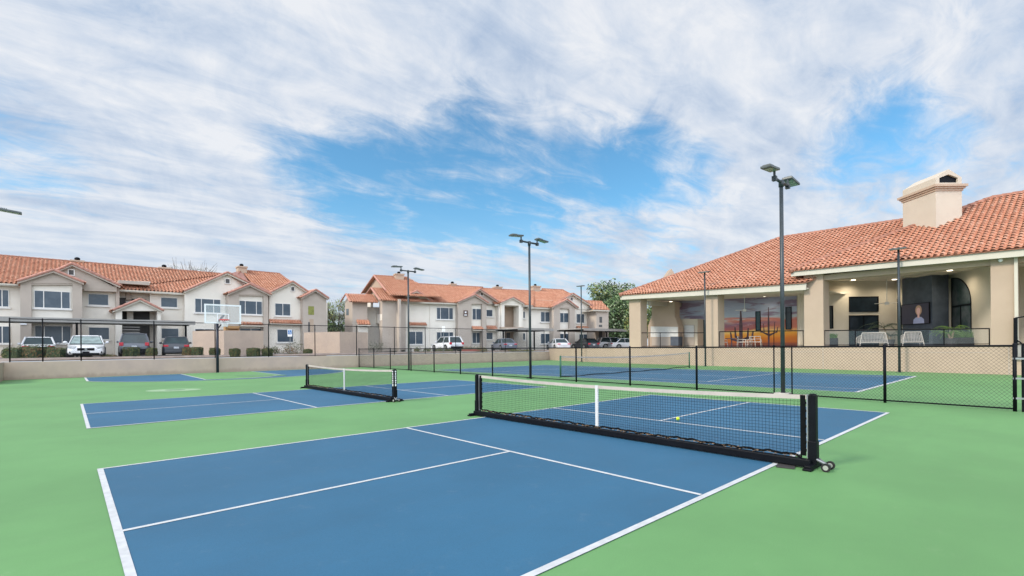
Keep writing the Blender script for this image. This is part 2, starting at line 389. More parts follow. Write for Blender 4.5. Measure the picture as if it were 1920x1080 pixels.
# ================================================================== SETTING: courts and ground
YW = 29.35      # back wall line
XL = -2.78      # left wall line
def rect(mb, x0, x1, y0, y1, z): mb.face([(x0, y0, z), (x1, y0, z), (x1, y1, z), (x0, y1, z)])
mb = MB()
mb.face([(-9, -16, 0), (34.0, -16, 0), (33.4, -7.4, 0), (35.4, 8.1, 0), (36.4, 17, 0), (40.1, YW + .1, 0), (XL - .1, YW + .1, 0), (XL - .1, 25.1, 0), (-9, 25.1, 0)])
struct(mb, 'court_surface', M['green'])
def lines(mb, segs, w, z):
    for (x0, y0, x1, y1) in segs:
        a = V((x0, y0, z)); b = V((x1, y1, z)); d = (b - a).normalized(); s = V((-d.y, d.x, 0)) * w / 2
        mb.face([a - s, b - s, b + s, a + s])
def pickle(y0, name):
    y1 = y0 + 6.1; L = 13.41
    b = MB(); rect(b, 0, L, y0, y1, .004); struct(b, name, M['blue'])
    l = MB(); W = .055
    rect(l, 0, .062, y0, y1, .008); rect(l, L - .06, L, y0, y1, .008)
    rect(l, .062, L - .06, y0, y0 + .066, .008); rect(l, .062, L - .06, y1 - W, y1, .008)
    for x in (4.60, 8.81): rect(l, x - W / 2, x + W / 2, y0 + .075, y1 - W, .008)
    ym = (y0 + y1) / 2
    rect(l, .062, 4.60 - W / 2, ym - W / 2, ym + W / 2, .008); rect(l, 8.81 + W / 2, L - .06, ym - W / 2, ym + W / 2, .008)
    struct(l, name + '_lines', M['line'])
pickle(-6.10, 'pickleball_court'); pickle(4.50, 'far_pickleball_court')
# tennis court
b = MB(); rect(b, 18.45, 29.3, -4.42, 19.9, .004); struct(b, 'tennis_court', M['blue'])
l = MB(); z = .008
def lr(x0, x1, y0, y1): rect(l, x0, x1, y0, y1, z)
lr(18.45, 29.3, -4.42, -4.30); lr(18.45, 29.3, 19.8, 19.9); lr(18.45, 18.53, -4.30, 19.8); lr(29.22, 29.3, -4.30, 19.8)
lr(19.85, 19.92, -4.30, 19.8); lr(27.95, 28.02, -4.30, 19.8)
for yy in (1.25, 14.6): lr(19.92, 27.95, yy - .035, yy + .035)
lr(23.87, 23.94, 1.285, 14.565)
struct(l, 'tennis_court_lines', M['line'])
# basketball half court
def arc(cx, cy, r, a0, a1, n): return [(cx + r * math.cos(math.radians(a0 + (a1 - a0) * i / n)), cy + r * math.sin(math.radians(a0 + (a1 - a0) * i / n))) for i in range(n + 1)]
bx, by = 7.2, 27.0
a_ = math.degrees(math.acos(6.7 / 7.24))
out = [(.5, 28.75)] + arc(bx, by, 7.24, 180 + a_, 360 - a_, 40) + [(13.9, 28.75)]
b = MB(); b.face([(x, y, .004) for x, y in out]); struct(b, 'basketball_court', M['blue'])
key = [(5.1, 28.75), (5.0, 20.75)] + [(5.9, 20.45), (7.0, 20.45), (8.0, 20.8), (8.8, 21.5), (9.2, 22.6)] + [(9.2, 28.75)]
b = MB(); b.face([(x, y, .008) for x, y in key]); struct(b, 'basketball_key', M['green'])
l = MB()
def pl(pts, w, z):
    for p, q in zip(pts, pts[1:]):
        a = V((*p, z)); c_ = V((*q, z)); d = (c_ - a).normalized(); s = V((-d.y, d.x, 0)) * w / 2
        l.face([a - s, c_ - s, c_ + s, a + s])
pl(out, .09, .012); pl([(.55, 28.8), (13.85, 28.8)], .09, .0125); pl(key, .08, .013); pl(arc(7.15, 22.4, 1.75, 180, 330, 16)[7:], .07, .0135)
struct(l, 'basketball_lines', M['line'])
# painted-over patch with drain cover
def disc(mb, c, rx, ry, z, n=40, ang=0):
    ca, sa = math.cos(ang), math.sin(ang)
    mb.face([(c[0] + rx * math.cos(2 * math.pi * i / n) * ca - ry * math.sin(2 * math.pi * i / n) * sa, c[1] + rx * math.cos(2 * math.pi * i / n) * sa + ry * math.sin(2 * math.pi * i / n) * ca, z) for i in range(n)])
g0 = gnd(326, 731.5)
b = MB(); disc(b, g0, .95, .62, .004, ang=-.6); struct(b, 'pale_patch', M['ring'])
b = MB(); disc(b, g0 + V((.05, .05, 0)), .36, .24, .008, ang=-.6); struct(b, 'dark_patch', M['stain'])
def blob(c, rx, ry, ang, seed, z=.0165):
    rnd = random.Random(seed); ph = [rnd.uniform(0, 6.28) for _ in range(4)]; n = 40; ca, sa = math.cos(ang), math.sin(ang); pts = []
    for i in range(n):
        t = 2 * math.pi * i / n; r = 1 + sum(.16 / (k + 1) * math.sin((k + 2) * t + ph[k]) for k in range(4))
        x, y = rx * r * math.cos(t), ry * r * math.sin(t); pts.append((c[0] + x * ca - y * sa, c[1] + x * sa + y * ca, z))
    b = MB(); b.face(pts); return b
struct(blob(gnd(492, 704.2), 1.25, .85, -.75, 3), 'water_stain', M['stain'])
struct(blob(gnd(781, 688.3), 1.3, .5, -.75, 5, .004), 'water_stain', M['stain'])
struct(blob(gnd(958, 683.3), 1.2, .35, -.75, 8, .004), 'water_stain', M['stain'])
struct(blob(gnd(892, 684.8), .5, .3, -.75, 9, .004), 'water_stain', M['stain'])
# raised land round the courts
ZT = 1.12
mb = MB(); B = 1400
mb.face([(-B, YW + .25, ZT - .12), (B, YW + .25, ZT - .12), (B, B, ZT - .12), (-B, B, ZT - .12)])
mb.face([(-B, -16.2, ZT - .12), (-9.2, -16.2, ZT - .12), (-9.2, 25.2, ZT - .12), (XL - .1, 25.2, ZT - .12), (XL - .1, YW + .25, ZT - .12), (-B, YW + .25, ZT - .12)])
mb.face([(34.2, -16.2, ZT - .12), (B, -16.2, ZT - .12), (B, YW + .25, ZT - .12), (40.3, YW + .25, ZT - .12), (36.6, 17, ZT - .12), (35.6, 8.1, ZT - .12), (33.6, -7.4, ZT - .12)])
mb.face([(-B, -B, ZT - .12), (B, -B, ZT - .12), (B, -16.2, ZT - .12), (-B, -16.2, ZT - .12)])
struct(mb, 'ground', M['gravel'])
# planting strip, kerb, parking asphalt behind the back wall
mb = MB(); mb.box(-60, 90, 31.0, 31.15, ZT - .13, ZT + .04); struct(mb, 'parking_kerb', M['kerb'])
mb = MB(); mb.face([(-60, 31.15, ZT - .03), (90, 31.15, ZT - .03), (90, 44.6, ZT - .03), (-60, 44.6, ZT - .03)]); struct(mb, 'parking_lot', M['asphalt'])
mb = MB(); mb.box(10.5, 22, 40.2, 42.2, ZT - .1, ZT + .08); struct(mb, 'pavement', M['concrete'])

# ------------------------------------------------------------------ walls round the court
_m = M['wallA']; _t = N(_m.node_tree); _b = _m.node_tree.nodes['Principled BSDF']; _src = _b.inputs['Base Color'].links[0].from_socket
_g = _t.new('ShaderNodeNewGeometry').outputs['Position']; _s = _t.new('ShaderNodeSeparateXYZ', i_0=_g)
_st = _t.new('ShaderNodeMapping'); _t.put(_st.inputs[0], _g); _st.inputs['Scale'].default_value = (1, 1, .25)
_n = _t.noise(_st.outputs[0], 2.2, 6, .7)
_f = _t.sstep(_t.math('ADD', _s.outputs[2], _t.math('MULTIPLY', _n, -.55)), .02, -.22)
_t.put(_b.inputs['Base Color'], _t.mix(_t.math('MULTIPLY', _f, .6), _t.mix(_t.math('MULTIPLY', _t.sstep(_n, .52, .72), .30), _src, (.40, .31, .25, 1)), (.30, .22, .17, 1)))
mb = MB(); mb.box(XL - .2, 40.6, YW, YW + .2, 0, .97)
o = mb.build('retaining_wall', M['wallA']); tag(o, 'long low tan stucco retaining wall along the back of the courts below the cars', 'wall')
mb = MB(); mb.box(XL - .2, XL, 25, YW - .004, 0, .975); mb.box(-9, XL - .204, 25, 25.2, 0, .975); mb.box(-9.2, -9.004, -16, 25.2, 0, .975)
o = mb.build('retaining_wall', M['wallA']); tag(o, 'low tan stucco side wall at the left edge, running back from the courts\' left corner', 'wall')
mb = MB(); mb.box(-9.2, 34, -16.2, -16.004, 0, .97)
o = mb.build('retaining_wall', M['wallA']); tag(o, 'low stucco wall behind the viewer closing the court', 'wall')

# ------------------------------------------------------------------ chain link
def chain_panel(mb, a, b, z0, z1, p=0.075, r=0.0022):
    a, b = V(a), V(b); L = (b - a).length; d = (b - a) / L; H = z1 - z0; nrm = V((-d.y, d.x, 0))
    k = int((L + H) / p) + 1
    for s_ in (1, -1):
        for i in range(k):
            u0 = i * p - (H if s_ > 0 else 0); 
            # line u = u0 + t (s>0) or u = u0 - t ; z = t, t in 0..H
            t0, t1 = 0.0, H
            if s_ > 0: t0 = max(t0, -u0); t1 = min(t1, L - u0)
            else: t0 = max(t0, u0 - L); t1 = min(t1, u0)
            if t1 - t0 < .01: continue
            P0 = a + d * (u0 + s_ * t0); P0.z = z0 + t0; P1 = a + d * (u0 + s_ * t1); P1.z = z0 + t1
            w_ = (d * 0.707 * -s_ + V((0, 0, .707))) * r; q = nrm * r * s_
            mb.add([P0 + w_, P0 - w_ * .5 + q, P0 - w_ * .5 - q, P1 + w_, P1 - w_ * .5 + q, P1 - w_ * .5 - q], [(0, 1, 4, 3), (1, 2, 5, 4), (2, 0, 3, 5)])
def fence(posts, z0, z1, label, p, r, rp=.035, post_bottom=None, rails=(True, True), rail_r=.022):
    t = thing('chain_link_fence', label, 'fence', (posts[0][0], posts[0][1], z0))
    zb = z0 if post_bottom is None else post_bottom
    for x, y in posts:
        rq = .020 if y == -2.82 else rp
        q = MB(); q.tube((x, y, zb), (x, y, z1 + .03), rq, 10); q.sphere((x, y, z1 + .03), rp * 1.05, 8, 4); q.build('post', M['black'], t, smooth=True)
    q = MB(); a = posts[0]; b = posts[-1]
    for (x0, y0), (x1, y1) in zip(posts, posts[1:]): q.tube((x0, y0, z1), (x1, y1, z1), rail_r, 8)
    q.build('top_rail', M['black'], t, smooth=True)
    q = MB()
    for (x0, y0), (x1, y1) in zip(posts, posts[1:]): q.tube((x0, y0, z0 + .06), (x1, y1, z0 + .06), rail_r * .8, 6)
    q.build('bottom_rail', M['black'], t)
    for (x0, y0), (x1, y1) in zip(posts, posts[1:]):
        q = MB(); chain_panel(q, (x0, y0, 0), (x1, y1, 0), z0 + .03, z1 + .02, p, r); q.build('wire_mesh', M['chain'], t)
    return t
def fl(y): return 15.95 + .045 * y
fys = [29.15, 26.3, 23.5, 20.4, 17.4, 14.45, 11.4, 8.35, 5.4, 2.55, -.26, -2.82, -5.6, -8.0]
fence([(fl(y), y) for y in fys], 0, 1.49, 'waist-high black chain link fence between the near courts and the tennis court', .085, .0030, rp=.036, rail_r=.024)
# double posts that hold the fence either side of the light pole, and the gate by the right frame edge
g = thing('chain_link_gate', 'black chain link gate at the right edge of the photo, beyond the last fence post', 'gate', (fl(-8.0), -8.08, 0))
q = MB(); q.tube((fl(-8.12), -8.13, 0), (fl(-8.12), -8.13, 1.52), .025, 8); q.tube((fl(-9.3), -9.3, 0.08), (fl(-9.3), -9.3, 1.5), .025, 8)
for zz_ in (.08, 1.5): q.tube((fl(-8.12), -8.13, zz_), (fl(-9.3), -9.3, zz_), .02, 8)
q.build('gate_frame', M['black'], g)
q = MB(); chain_panel(q, (fl(-8.12), -8.13, 0), (fl(-9.3), -9.3, 0), .08, 1.5, .085, .003); q.build('wire_mesh', M['chain'], g)
for zz_ in (.3, .75, 1.2):
    q = MB(); q.box(fl(-8) - .03, fl(-8) + .03, -8.15, -7.97, zz_ - .02, zz_ + .02); q.build('hinge', M['steel'], g)
q = MB(); q.tube((fl(-3.33), -3.33, 0), (fl(-3.33), -3.33, 1.52), .020, 8); q.build('post', M['black'], [o for o in col.objects if o.name == 'chain_link_fence'][0])
b = MB(); b.box(15.66, 16.06, -3.26, -2.86, 0, .09); tag(b.build('pole_footing', M['concrete'], bevel=.01), 'small square grey footing under the nearest light pole', 'footing')
fence([(fl(-9.36), -9.36), (fl(-12), -12), (fl(-15.9), -15.9)], 0, 1.49, 'short run of chain link fence beyond the gate, outside the right edge of the photo', .085, .0030, rp=.036, rail_r=.024)
# fence on the back wall
fx = [-2.55, -1.26, .35, 3.8, 7.15, 10.52, 13.84, 17.2, 20.63, 23.74, 27.12, 30.38, 33.45, 36.6, 39.3]
fence([(x, YW + .1) for x in fx], .97, 3.33, 'tall black chain link fence standing on top of the tan back wall', .10, .0022, rp=.032, rail_r=.024)

# ------------------------------------------------------------------ light poles
def slim_pole(x, y, H, label):
    t = thing('court_light_pole', label, 'light pole', (x, y, 0), 'thin light poles along the clubhouse wall')
    b = MB(); b.tube((x, y, 0.02), (x, y, H), .062, 14, .055); b.build('pole', M['pole'], t, smooth=True)
    b = MB(); b.box(x - .14, x + .14, y - .14, y + .14, 0.0, .02); b.build('base_plate', M['pole'], t)
    h = MB(); h.prism([(x - .30, y - .38, H), (x + .14, y - .38, H + .02), (x + .14, y + .38, H + .02), (x - .30, y + .38, H)], (0, 0, .07)); hh = h.build('lamp_head', M['lamp'], t, bevel=.02)
    h = MB(); h.box(x - .27, x - .07, y - .33, y + .33, H - .012, H - .001); h.build('lens', M['lens'], hh)
def light_pole(x, y, H, label, k=0):
    t = thing('court_light_pole', label, 'light pole', (x, y, 0), 'double-headed light poles round the courts')
    b = MB(); b.tube((x, y, 0.02), (x, y, H), .062, 14, .055); b.build('pole', M['pole'], t, smooth=True)
    b = MB(); b.box(x - .14, x + .14, y - .14, y + .14, 0.0, .02)
    for i in (-1, 1):
        for j in (-1, 1): b.tube((x + .1 * i, y + .1 * j, .02), (x + .1 * i, y + .1 * j, .06), .012, 6)
    b.build('base_plate', M['pole'], t)
    b = MB(); b.tube((x - .55, y, H + .02), (x + .55, y, H + .02), .045, 10)
    b.tube((x, y, H - .12), (x, y, H + .08), .075, 12)
    b.build('cross_arm', M['pole'], t, smooth=True)
    for s in (-1, 1):
        b = MB(); cx = x + s * .62
        b.tube((x + s * .55, y, H), (x + s * .55, y, H + .24), .035, 8)
        b.box(x + s * .55 - .06, x + s * .55 + .06, y - .06, y + .06, H - .06, H + .08)
        b.build('bracket', M['pole'], t)
        L = .74; tilt = -.09
        c = V((x + s * (.55 + L / 2 - .05), y, H + .27 + L / 2 * tilt)); ax = V((L / 2, 0, s * tilt * L / 2)); az = V((-s * tilt * .035, 0, .035))
        h = MB(); h.obox(c, ax, (0, .145, 0), az)
        for i in range(7): h.obox(c + ax * (-.8 + i * .12) + az * 1.5, ax * .03, (0, .11, 0), az * .5)
        hh = h.build('lamp_head', M['lamp'], t, bevel=.015)
        l_ = MB()
        for i in range(3):
            l_.obox(c + ax * (-.35 + i * .48) - az * 1.12, ax * .20, (0, .11, 0), az * .12)
        l_.build('lens', M['lens'], hh)
    return t
light_pole(15.86, -3.06, 6.50, 'nearest tall twin-headed light pole, in the fence line behind the near net\'s right end')
light_pole(16.55, 8.62, 6.66, 'tall twin-headed light pole in the fence line, right of the photo\'s centre')
light_pole(17.26, 21.34, 6.86, 'far twin-headed light pole in the fence line, in front of the middle apartment block')
slim_pole(37.15, 22.3, 7.42, 'thin light pole against the sunlit wall, between far apartments and clubhouse')
slim_pole(34.33, 8.35, 6.86, 'thin light pole in front of the clubhouse porch pillar left of the sunset mural')
slim_pole(32.95, -3.16, 6.62, 'thin light pole in front of the clubhouse porch with the white sofas')
light_pole(-2.72, 17.3, 6.5, 'light pole just outside the left edge, only its lamp head reaches into the photo')
# ------------------------------------------------------------------ pickleball nets
def pick_net(x, yc, label, half=3.42, lettered=False):
    t = thing('pickleball_net', label, 'net', (x, yc, 0), 'portable pickleball nets')
    y0, y1 = yc - half, yc + half; zc, ze = .865, .925
    def top(y): return zc + (ze - zc) * ((y - yc) / half) ** 2
    b = MB(); xb = x - .075
    b.box(xb - .06, xb + .05, y0 + .0, y1 - .0, .02, .115); b.build('base_beam', M['black'], t, bevel=.01)
    for s, y in ((-1, y0), (1, y1)):
        b = MB(); b.box(x - .048, x + .048, y - .042, y + .042, .05, .925); b.box(x - .056, x + .056, y - .05, y + .05, .05, .34)
        b.sphere((x, y, .925), .05, 10, 5, sc=(1.1, .9, .4)); p = b.build('post', M['black'], t, bevel=.012)
        if lettered and s < 0:
            q = MB(); zt = .90
            for i, (hh, ww) in enumerate([(.045, .04), (.06, .03), (.03, .045), (.055, .03), (.05, .04), (.04, .03), (.06, .04)]):
                q.box(x - .069, x - .066, y - ww / 2 - .005, y + ww / 2 - .005, zt - hh, zt)
                q.box(x - ww / 2, x + ww / 2, y - .048, y - .046, zt - hh, zt); zt -= hh + .018
            q.build('white_lettering', M['white'], p)
        b = MB(); b.box(x - .24, x + .24, y - .04, y + .04, .0, .06)
        b.box(x - .27, x - .15, y - .05, y + .05, 0, .03); b.box(x + .15, x + .27, y - .05, y + .05, 0, .03); b.build('foot', M['black'], t, bevel=.008)
    # wheels at the right-hand end
    b = MB(); b.tube((x - .04, y0 - .04, .12), (x - .06, y0 - .17, .07), .016, 6); b.tube((x + .04, y0 - .04, .12), (x - .06, y0 - .17, .07), .016, 6)
    b.tube((x - .13, y0 - .17, .065), (x + .06, y0 - .17, .065), .012, 6); b.build('wheel_bracket', M['steel'], t)
    for dx in (-.13, .05):
        b = MB(); b.tube((x + dx - .015, y0 - .17, .052), (x + dx + .015, y0 - .17, .052), .052, 18); wh = b.build('wheel', M['rubber'], t)
        b = MB(); b.tube((x + dx - .019, y0 - .17, .052), (x + dx + .019, y0 - .17, .052), .030, 14); b.build('wheel_hub', M['plastic'], wh)
    # netting
    b = MB(); p = .044; r = .0021; ya, yb = y0 + .13, y1 - .13; n = int((yb - ya) / p)
    def wire(P, Q, r=r):
        P, Q = V(P), V(Q); b.tube(P, Q, r, 3, cap=False)
    zlo = .145
    def bot(y): return zlo + .006 * math.sin(y * 5) + .008 * math.sin(y * 23) + .004 * math.sin(y * 57)
    for i in range(n + 1):
        y = ya + (yb - ya) * i / n; wire((x + .006 * math.sin(y * 7), y, bot(y)), (x, y, top(y) - .04))
    rows = 17
    for j in range(rows + 1):
        f = j / rows; pr_ = None
        for i in range(0, n + 1, 6):
            y = ya + (yb - ya) * min(i, n) / n; q = V((x + .006 * math.sin(y * 7) * (1 - f), y, bot(y) + (top(y) - .04 - bot(y)) * f))
            if pr_ is not None: wire(pr_, q)
            pr_ = q
        q = V((x, yb, bot(yb) + (top(yb) - .04 - bot(yb)) * f)); wire(pr_, q)
    b.build('netting', M['netw'], t)
    b = MB(); k = 40
    for i in range(k):
        ya_, yb_ = y0 + .05 + (y1 - y0 - .1) * i / k, y0 + .05 + (y1 - y0 - .1) * (i + 1) / k
        b.add([(x - .008, ya_, top(ya_) - .055), (x - .008, yb_, top(yb_) - .055), (x - .008, yb_, top(yb_)), (x - .008, ya_, top(ya_)),
               (x + .008, ya_, top(ya_) - .055), (x + .008, yb_, top(yb_) - .055), (x + .008, yb_, top(yb_)), (x + .008, ya_, top(ya_))],
              [(0, 1, 2, 3), (5, 4, 7, 6), (3, 2, 6, 7), (1, 0, 4, 5)])
    b.build('headband', M['band'], t)
    b = MB(); b.box(x - .014, x + .014, yc - .028, yc + .028, .12, top(yc) + .003); b.build('centre_strap', M['strap'], t)
    for y, s in ((y0 + .115, 1), (y1 - .115, -1)):
        b = MB(); b.box(x - .012, x + .012, y - .03, y + .03, .14, top(y) - .003)
        for i in range(7): zc_ = .2 + i * .1; b.box(x - .018, x + .018, y - .035, y - .005, zc_, zc_ + .03)
        b.build('side_sleeve', M['netw'], t)
        b = MB(); ys_ = (y0 if s > 0 else y1) + s * .062; b.box(x - .02, x + .02, ys_ - .008, ys_ + .008, .12, .93); b.build('upright_rod', M['steel'], t)
    b = MB(); pr_ = None
    for i in range(181):
        y = ya + (yb - ya) * i / 180; q = V((x + .012 * math.sin(y * 9) + .008 * math.sin(y * 41), y, bot(y) - .012))
        if pr_ is not None: b.tube(pr_, q, .018, 5)
        pr_ = q
    b.build('bottom_hem', M['netw'], t)
    b = MB(); rnd = random.Random(int(yc * 10))
    for i in range(420):
        y = ya + (yb - ya) * rnd.random(); c = V((xb + rnd.choice((rnd.uniform(.0, .075), rnd.uniform(-.05, .09))), y, .117 + rnd.random() * .015)); a = rnd.random() * 6.28; s_ = rnd.uniform(.008, .03)
        b.add([c + V((math.cos(a + u) * s_, math.sin(a + u) * s_ * .6, .003 + rnd.random() * .01)) for u in (0, 1.6, 3.1, 4.7)], [(0, 1, 2, 3)])
    tag(b.build('leaf_litter', M['debris'], t), kind='stuff')
    return t
pick_net(6.705, -3.05, 'near black portable pickleball net with cream headband, small wheels at its right end')
pick_net(6.78, 7.85, 'far portable pickleball net with white lettering on its right post', half=3.5, lettered=True)
b = MB(); b.obox(gnd(1474, 874.5) + V((0, 0, .010)), V((.13, .03, 0)), V((-.025, .10, 0)), (0, 0, .004))
tag(b.build('rubber_pad', M['planter']), 'flat dark rubber pad on the green court beside the near net\'s right foot', 'pad')
b = MB(); bp = gnd(1271, 789); b.sphere((0, 0, .037), .037, 20, 12); o = b.build('pickleball', M['ball'], origin=(0, 0, 0), smooth=True); o.location = (bp.x, bp.y, .008)
tag(o, 'small yellow-green ball on the blue court behind the near net', 'ball')
# tennis net
tx0 = onp(1051, 690, (0, 7.95, 0), V((0, 1, 0))).x; tx1 = onp(1292.5, 680, (0, 7.95, 0), V((0, 1, 0))).x; ty = 7.95
t = thing('tennis_net', 'sagging tennis net on dark green posts beyond the black chain link fence', 'net', ((tx0 + tx1) / 2, ty, 0))
for x in (tx0, tx1):
    b = MB(); b.tube((x, ty, 0), (x, ty, 1.09), .045, 12); b.build('post', M['dkgreen'], t, smooth=True)
b = MB(); hw = (tx1 - tx0) / 2; xm = (tx0 + tx1) / 2
def ntop(x): return .93 + .14 * ((x - xm) / hw) ** 2
def nbot(x): return .03 + .10 * max(0, ((x - xm) / hw)) ** 3 + .02 * math.sin(x * 2.2)
K = 220
for i in range(K + 1):
    x = tx0 + .06 + (tx1 - tx0 - .12) * i / K; b.tube((x, ty, nbot(x)), (x, ty, ntop(x)), .0012, 3, cap=False)
for j in range(20):
    pr_ = None
    for i in range(0, 41):
        x = tx0 + .06 + (tx1 - tx0 - .12) * i / 40; q = V((x, ty, nbot(x) + (ntop(x) - nbot(x)) * j / 20))
        if pr_ is not None: b.tube(pr_, q, .0012, 3, cap=False)
        pr_ = q
b.build('netting', M['netw'], t)
b = MB()
for i in range(30):
    xa, xb_ = tx0 + (tx1 - tx0) * i / 30, tx0 + (tx1 - tx0) * (i + 1) / 30
    b.obox(((xa + xb_) / 2, ty, (ntop(xa) + ntop(xb_)) / 2 - .03), V((xb_ - xa, 0, ntop(xb_) - ntop(xa))) / 2, (0, .008, 0), (0, 0, .035))
b.build('headband', M['band'], t)
b = MB(); pr_ = None
for i in range(50):
    x = tx0 + (tx1 - tx0) * i / 49; q = V((x, ty, nbot(x)))
    if pr_ is not None: b.tube(pr_, q, .025, 6)
    pr_ = q
b.build('bottom_cord', M['netw'], t)
# ------------------------------------------------------------------ basketball hoop
px0 = onp(408, 690, (0, 29.0, 0), V((0, 1, 0))).x
t = thing('basketball_hoop', 'basketball hoop on a dark pole against the back wall, clear backboard with white frame', 'basketball hoop', (px0, 29.0, 0))
b = MB(); b.tube((px0, 29.0, 0), (px0, 29.0, 3.35), .085, 14)
b.tube((px0, 29.0, 3.33), (px0 + .05, 27.45, 3.75), .07, 10); b.tube((px0, 29.0, 2.9), (px0 + .05, 27.45, 3.35), .04, 8)
b.build('pole', M['navy'], t, smooth=True)
yb_ = 27.35; nb_ = V((0, 1, 0))
c0 = onp(383.5, 570, (0, yb_, 0), nb_); c1 = onp(451.5, 607, (0, yb_, 0), nb_); X0, X1, Z0, Z1 = c0.x, c1.x, c1.z, c0.z
b = MB(); b.box(X0, X1, yb_, yb_ + .02, Z0, Z1); bb = b.build('backboard', M['clear'], t)
b = MB(); e = .075
b.box(X0 - .02, X1 + .02, yb_ - .02, yb_ - .002, Z1 - e, Z1 + .02); b.box(X0 - .02, X1 + .02, yb_ - .02, yb_ - .002, Z0 - .02, Z0 + e)
b.box(X0 - .02, X0 + e, yb_ - .021, yb_ - .003, Z0 + e, Z1 - e); b.box(X1 - e, X1 + .02, yb_ - .021, yb_ - .003, Z0 + e, Z1 - e)
b.build('white_border', M['white'], bb)
xm = (X0 + X1) / 2; b = MB(); e = .05; q0, q1, zq0, zq1 = xm - .34, xm + .34, Z0 + .10, Z0 + .62
b.box(q0, q1, yb_ - .02, yb_ - .002, zq1 - e, zq1); b.box(q0, q0 + e, yb_ - .021, yb_ - .002, zq0, zq1 - e); b.box(q1 - e, q1, yb_ - .021, yb_ - .002, zq0, zq1 - e); b.box(q0, q1, yb_ - .02, yb_ - .002, zq0 - e, zq0)
b.build('target_square', M['white'], bb)
b = MB(); zr = Z0 + .20; rc = V((xm, yb_ - .42, zr)); n = 20
rp = [rc + V((.26 * math.cos(2 * math.pi * i / n), .26 * math.sin(2 * math.pi * i / n), 0)) for i in range(n + 1)]
b.path(rp, .032, 6); b.box(xm - .1, xm + .1, yb_ - .17, yb_ - .022, zr - .08, zr + .03); b.build('rim', M['orange'], t)
b = MB()
for i in range(12):
    for s in (1, -1):
        pr_ = None
        for j in range(6):
            f = j / 5; a = 2 * math.pi * (i + s * f * 1.5) / 12; rr = .26 - .11 * f; q = rc + V((rr * math.cos(a), rr * math.sin(a), -.02 - .42 * f))
            if pr_ is not None: b.tube(pr_, q, .009, 4)
            pr_ = q
b.build('net', M['white'], t)
